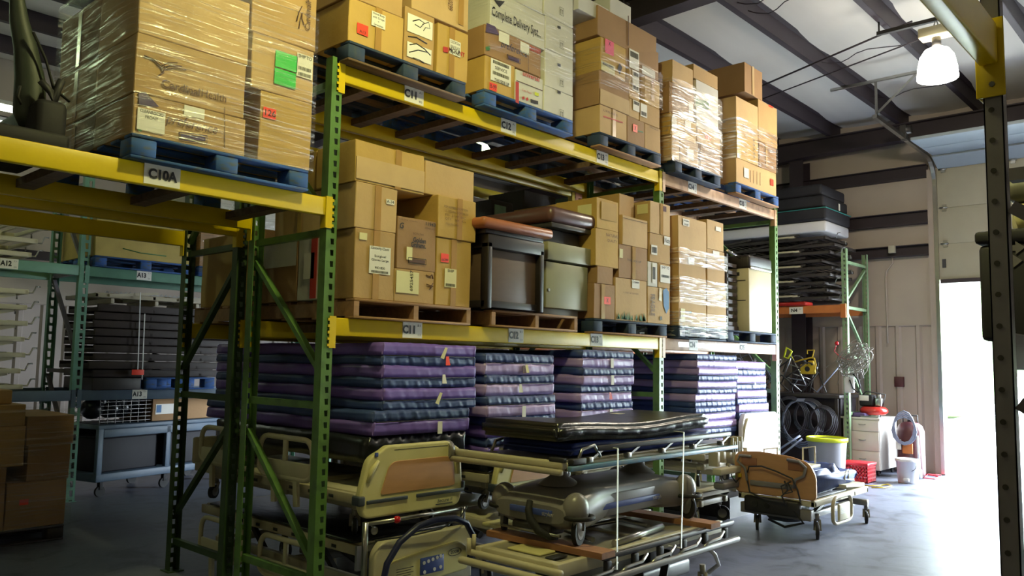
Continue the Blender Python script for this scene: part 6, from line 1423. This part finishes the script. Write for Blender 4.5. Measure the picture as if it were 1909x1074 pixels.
for k in range(3):
    o = MB().rbox(AX+.3+.5*k, AX+.34+.5*k, AYp+.05, AYp+.85, 1.34+.092*9+.0, 1.34+.092*9+.058, .004).build('spacer_bar', 'creamd')
    tag(o, ['left', 'middle', 'right'][k]+' pale spacer bar between the brown bed frames and the spring frame', 'bar', 'spacer bars')
for k, (u, v0, v1) in enumerate(((262, 545, 690), (270, 585, 708))):
    a = PY(u, v0, AYp-.03); b = PY(u-5, v1, AYp-.03); o = MB().bar(a, b, .012, .004, (0, 1, 0)).build('white_strap', 'strap'); tag(o, '%s white strap hanging down the brown bed frame stack' % ('longer' if k == 0 else 'shorter'), 'strap')
p = PY(257, 694, AYp-.04); o = MB().rbox(p.x-.07, p.x+.07, p.y-.004, p.y, p.z-.03, p.z+.03, .002).build('orange_tag', 'red'); tag(o, 'bright orange tag on the white strap of the brown bed frame stack', 'tag')
# cream frames stack at left
proto = frame_proto(2, .9, 1.85, 'cream', 'cream folded bed frame, lowest of the stack left of the teal post', 'cream bed frames at the left', 4)
xr_ = PY(72, 600, AYp).x
for k in range(7):
    lb = 'cream folded bed frame, %s from the bottom, left of the teal post' % ORD[k+1] if k else None
    c = proto if k == 0 else copy_tree(proto, None, lb)
    c.location = (xr_-1.95+rnd.uniform(-.04, .05), AYp+.02+rnd.uniform(-.03, .03), 1.215+.165*k)
    if k:
        for q in (0, 1):
            for yq in (.1, .75): MB().bar((c.location.x+.3+q, AYp+yq, c.location.z-.10), (c.location.x+.75+q, AYp+yq, c.location.z-.0), .04, .04).build('folding_leg', 'cream', c)
for k in range(3):
    c = copy_tree(proto, (xr_-1.95+.05*k, AYp+.03, 2.60+.15*k), ['lowest', 'middle', 'top'][k]+' cream folded bed frame on the upper A12 beam', 'cream bed frames on the A12 beam')
# carts below A rack
def cart(x, y, L, w, h, rz, label, m='bluebeam'):
    t = thing('shelf_cart', (x, y, 0), label, 'cart', 'carts under the A rack')
    def P(n, mb, mm):
        o = mb.build(n, mm, org=(0,0,0)); o.parent = t; return o
    P('cart_top', MB().rbox(0, L, 0, w, h-.05, h, .01), m); P('lower_shelf', MB().rbox(0, L, 0, w, .17, .26, .01), m)
    for a in (0, L/2-.04, L-.07):
        for b in (0, w-.05): P('corner_post', MB().rbox(a, a+.07, b, b+.05, .24, h-.04, .008), m)
    P('top_rail', MB().rbox(.07, L-.07, 0, .03, h-.14, h-.05, .006), m)
    for a in (.1, L/2, L-.1):
        for b in (.06, w-.06):
            P('caster', MB().cyl((a, b-.015, .06), (a, b+.015, .06), .06, 16).rbox(a-.02, a+.02, b-.025, b+.025, .08, .17, .004), 'rubber')
    P('back_panel', MB().box(.03, L-.03, w-.02, w-.01, .26, h-.05), 'darkstuff')
    t.rotation_euler = (0, 0, rz); return t
pc_ = PZ(176, 930, 0)
cart(pc_.x, pc_.y-.0, 1.9, .7, .80, R(15), 'blue grey two tier cart under the lower A13 placard')
zc_ = .805; ca, sa = math.cos(R(15)), math.sin(R(15))
def cp(a, b): return (pc_.x+ca*a-sa*b, pc_.y+sa*a+ca*b)
for k_, (a_, w_) in enumerate(((.10, .78), (1.0, .78))):  # black boxes added so the inside of the cart looks dark
    t_ = thing('dark_filler_box', (*cp(a_+w_/2, .35), .262), 'added black box darkening the inside of the blue grey cart, %s one' % ('nearer' if k_ == 0 else 'farther'), 'bin', 'added black boxes in the cart')
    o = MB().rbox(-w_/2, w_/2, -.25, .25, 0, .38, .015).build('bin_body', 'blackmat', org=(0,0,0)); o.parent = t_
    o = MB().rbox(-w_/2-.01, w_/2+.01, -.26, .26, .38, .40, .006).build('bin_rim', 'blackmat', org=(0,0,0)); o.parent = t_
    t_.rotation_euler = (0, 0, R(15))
c = thing('carton', (*cp(1.15, .35), zc_), 'orange brown carton with a blue and white label on the blue grey cart', 'box')
def PR(n, mb, mm): o = mb.build(n, mm, org=(0,0,0)); o.parent = c; return o
PR('box_body', carton_mesh(-.42, .5, -.3, .3, .002, .27, .004, 91), KR[2]); PR('paper_label', MB().box(-.38, -.12, -.307, -.305, .08, .2), 'paper'); PR('blue_print', MB().box(-.37, -.3, -.3085, -.307, .1, .19), 'inkblue')
c.rotation_euler = (0, 0, R(15))
t = thing('wire_basket', (*cp(.45, .35), zc_), 'dark wire basket full of black parts on the left of the blue grey cart', 'basket')
mb = MB()
for k in range(7): mb.box(-.4, .4, -.28, -.274, .02+.045*k, .026+.045*k).box(-.4, .4, .274, .28, .02+.045*k, .026+.045*k)
for k in range(9): mb.box(-.4+.1*k, -.394+.1*k, -.28, -.274, 0, .3).box(-.4+.1*k, -.394+.1*k, -.28, .28, 0, .006)
o = mb.build('wire_side', 'dsteel', org=(0,0,0)); o.parent = t
mb = MB()
for k in range(7): mb.ball((-.3+.1*k, .05*math.sin(k*2), .16+.08*(k % 2)), .12, .14, .12, 12, 8)
o = mb.build('black_parts', 'blackv', org=(0,0,0)); o.parent = t; t.rotation_euler = (0, 0, R(15))
# wrapped pallet at left
WY = 3.5; z0 = .13
px1 = PZ(118, 1005, 0); WY = px1.y; xr1 = px1.x
t0 = pallet('dark pallet on the floor at the far left under wrapped cartons', xr1-1.1, xr1+.0, WY, 0, 'darkstuff', 1.0, group='pallets on the floor')
g = load(0, WY-.0, z0, 'wrapped cartons on the floor pallet at the far left')
def WB(label, u0, v0, u1, v1, k, kids=()): return carton(g, label, u0, v0, u1, v1, k, .9, kids)
WB('tall brown carton with a faint red sticker at the bottom right of the floor load', 10, 902, 122, 985, 2, (('lab', 36, 932, 52, 942, 'red'),))
WB('brown carton at the bottom left edge of the floor load', -110, 880, 9, 985, 2)
WB('brown wrapped carton, middle right of the floor load', 50, 832, 130, 902, 2)
WB('brown wrapped carton, middle left of the floor load', -110, 800, 46, 880, 0)
WB('brown carton with an open pale edge, top right of the floor load', 50, 776, 138, 832, 2)
WB('brown carton at the top left of the floor load', -110, 758, 48, 800, 0)
bl = g['boxes']
film('shiny clear film around the cartons on the floor at the far left', min(b[0] for b in bl)-.005, max(b[1] for b in bl)+.01, WY-.012, WY+.93, .12, max(b[5] for b in bl)-.04, fA, .010, seed=21)
p = PY(0, 740, WY+.1); o = MB().rbox(p.x-.5, PY(23, 740, WY+.1).x, WY+.1, WY+.6, max(b[5] for b in bl)+.004, max(b[5] for b in bl)+.12, .008).build('carton_tray', KR[1]); tag(o, 'pale shallow carton on top of the floor load at the far left edge', 'box')
# ================================================================== EQUIPMENT ON THE C10 SHELF (upper left)
q = lambda u, v, y=.35: tuple(PY(u, v, y))
pr = PY(140, 260, .1).x
t = thing('patient_lift', (pr-.3, .3, Z10), 'dark patient lift with a thick curved mast on the shelf left of the wrapped load', 'lift')
MB().tube([q(28, -60), q(32, 0), q(36, 40), q(48, 90), q(56, 150), q(55, 210), q(68, 240)], [.03, .035, .045, .055, .07, .075, .07], 14).build('mast', mat('dark_green_grey_metal', '30382F', .55), t)
MB().rbox(q(60, 0)[0], pr-.02, .15, .8, Z10+.02, PY(120, 190, .15).z, .03).build('motor_housing', 'blackmat', t)
MB().rbox(q(30, 0)[0]-.25, pr-.02, .1, .85, Z10+.002, Z10+.09, .02).build('base_plate', 'blackmat', t)
MB().tube([q(75, 150, .2), q(95, 172, .2), q(100, 195, .2), q(108, 165, .2), q(115, 150, .2)], .018, 8).build('link_arm', 'dgrey', t)
MB().tube([q(62, 60, .25), q(85, 110, .25), q(100, 165, .25), q(130, 190, .25)], .007, 6).tube([q(38, 160, .25), q(33, 180, .25), q(40, 195, .25)], .007, 6).build('cable', 'rubber', t)
# wall cable over the ceiling at left, glowing strips added for bright lit roof insulation
for k, (u, v, yy) in enumerate(((20, 207, 6.6), (12, 236, 7.4))):
    p = PY(u, v, yy)
    t = thing('glow_strip', (p.x-.8, yy, p.z), ('upper' if k == 0 else 'lower')+' glowing strip added for lit roof insulation, far left behind the dark lift', 'lamp', 'added glow strips at the left')
    MB().rbox(p.x-1.9, p.x+.2, yy-.06, yy+.06, p.z+.05, p.z+.10, .006).cyl((p.x-1.8, yy, p.z+.1), (p.x-1.8, yy, 5.42), .008).cyl((p.x+.1, yy, p.z+.1), (p.x+.1, yy, 5.42), .008).build('glow_strip_body', 'whitepl', t)
    MB().cyl((p.x-1.85, yy-.03, p.z+.02), (p.x+.15, yy-.03, p.z+.02), .03).cyl((p.x-1.85, yy+.03, p.z+.02), (p.x+.15, yy+.03, p.z+.02), .03).build('glow_tube', emis('insulation_glow_%d' % k, (.9, 1.0, .8), 6.0), t)
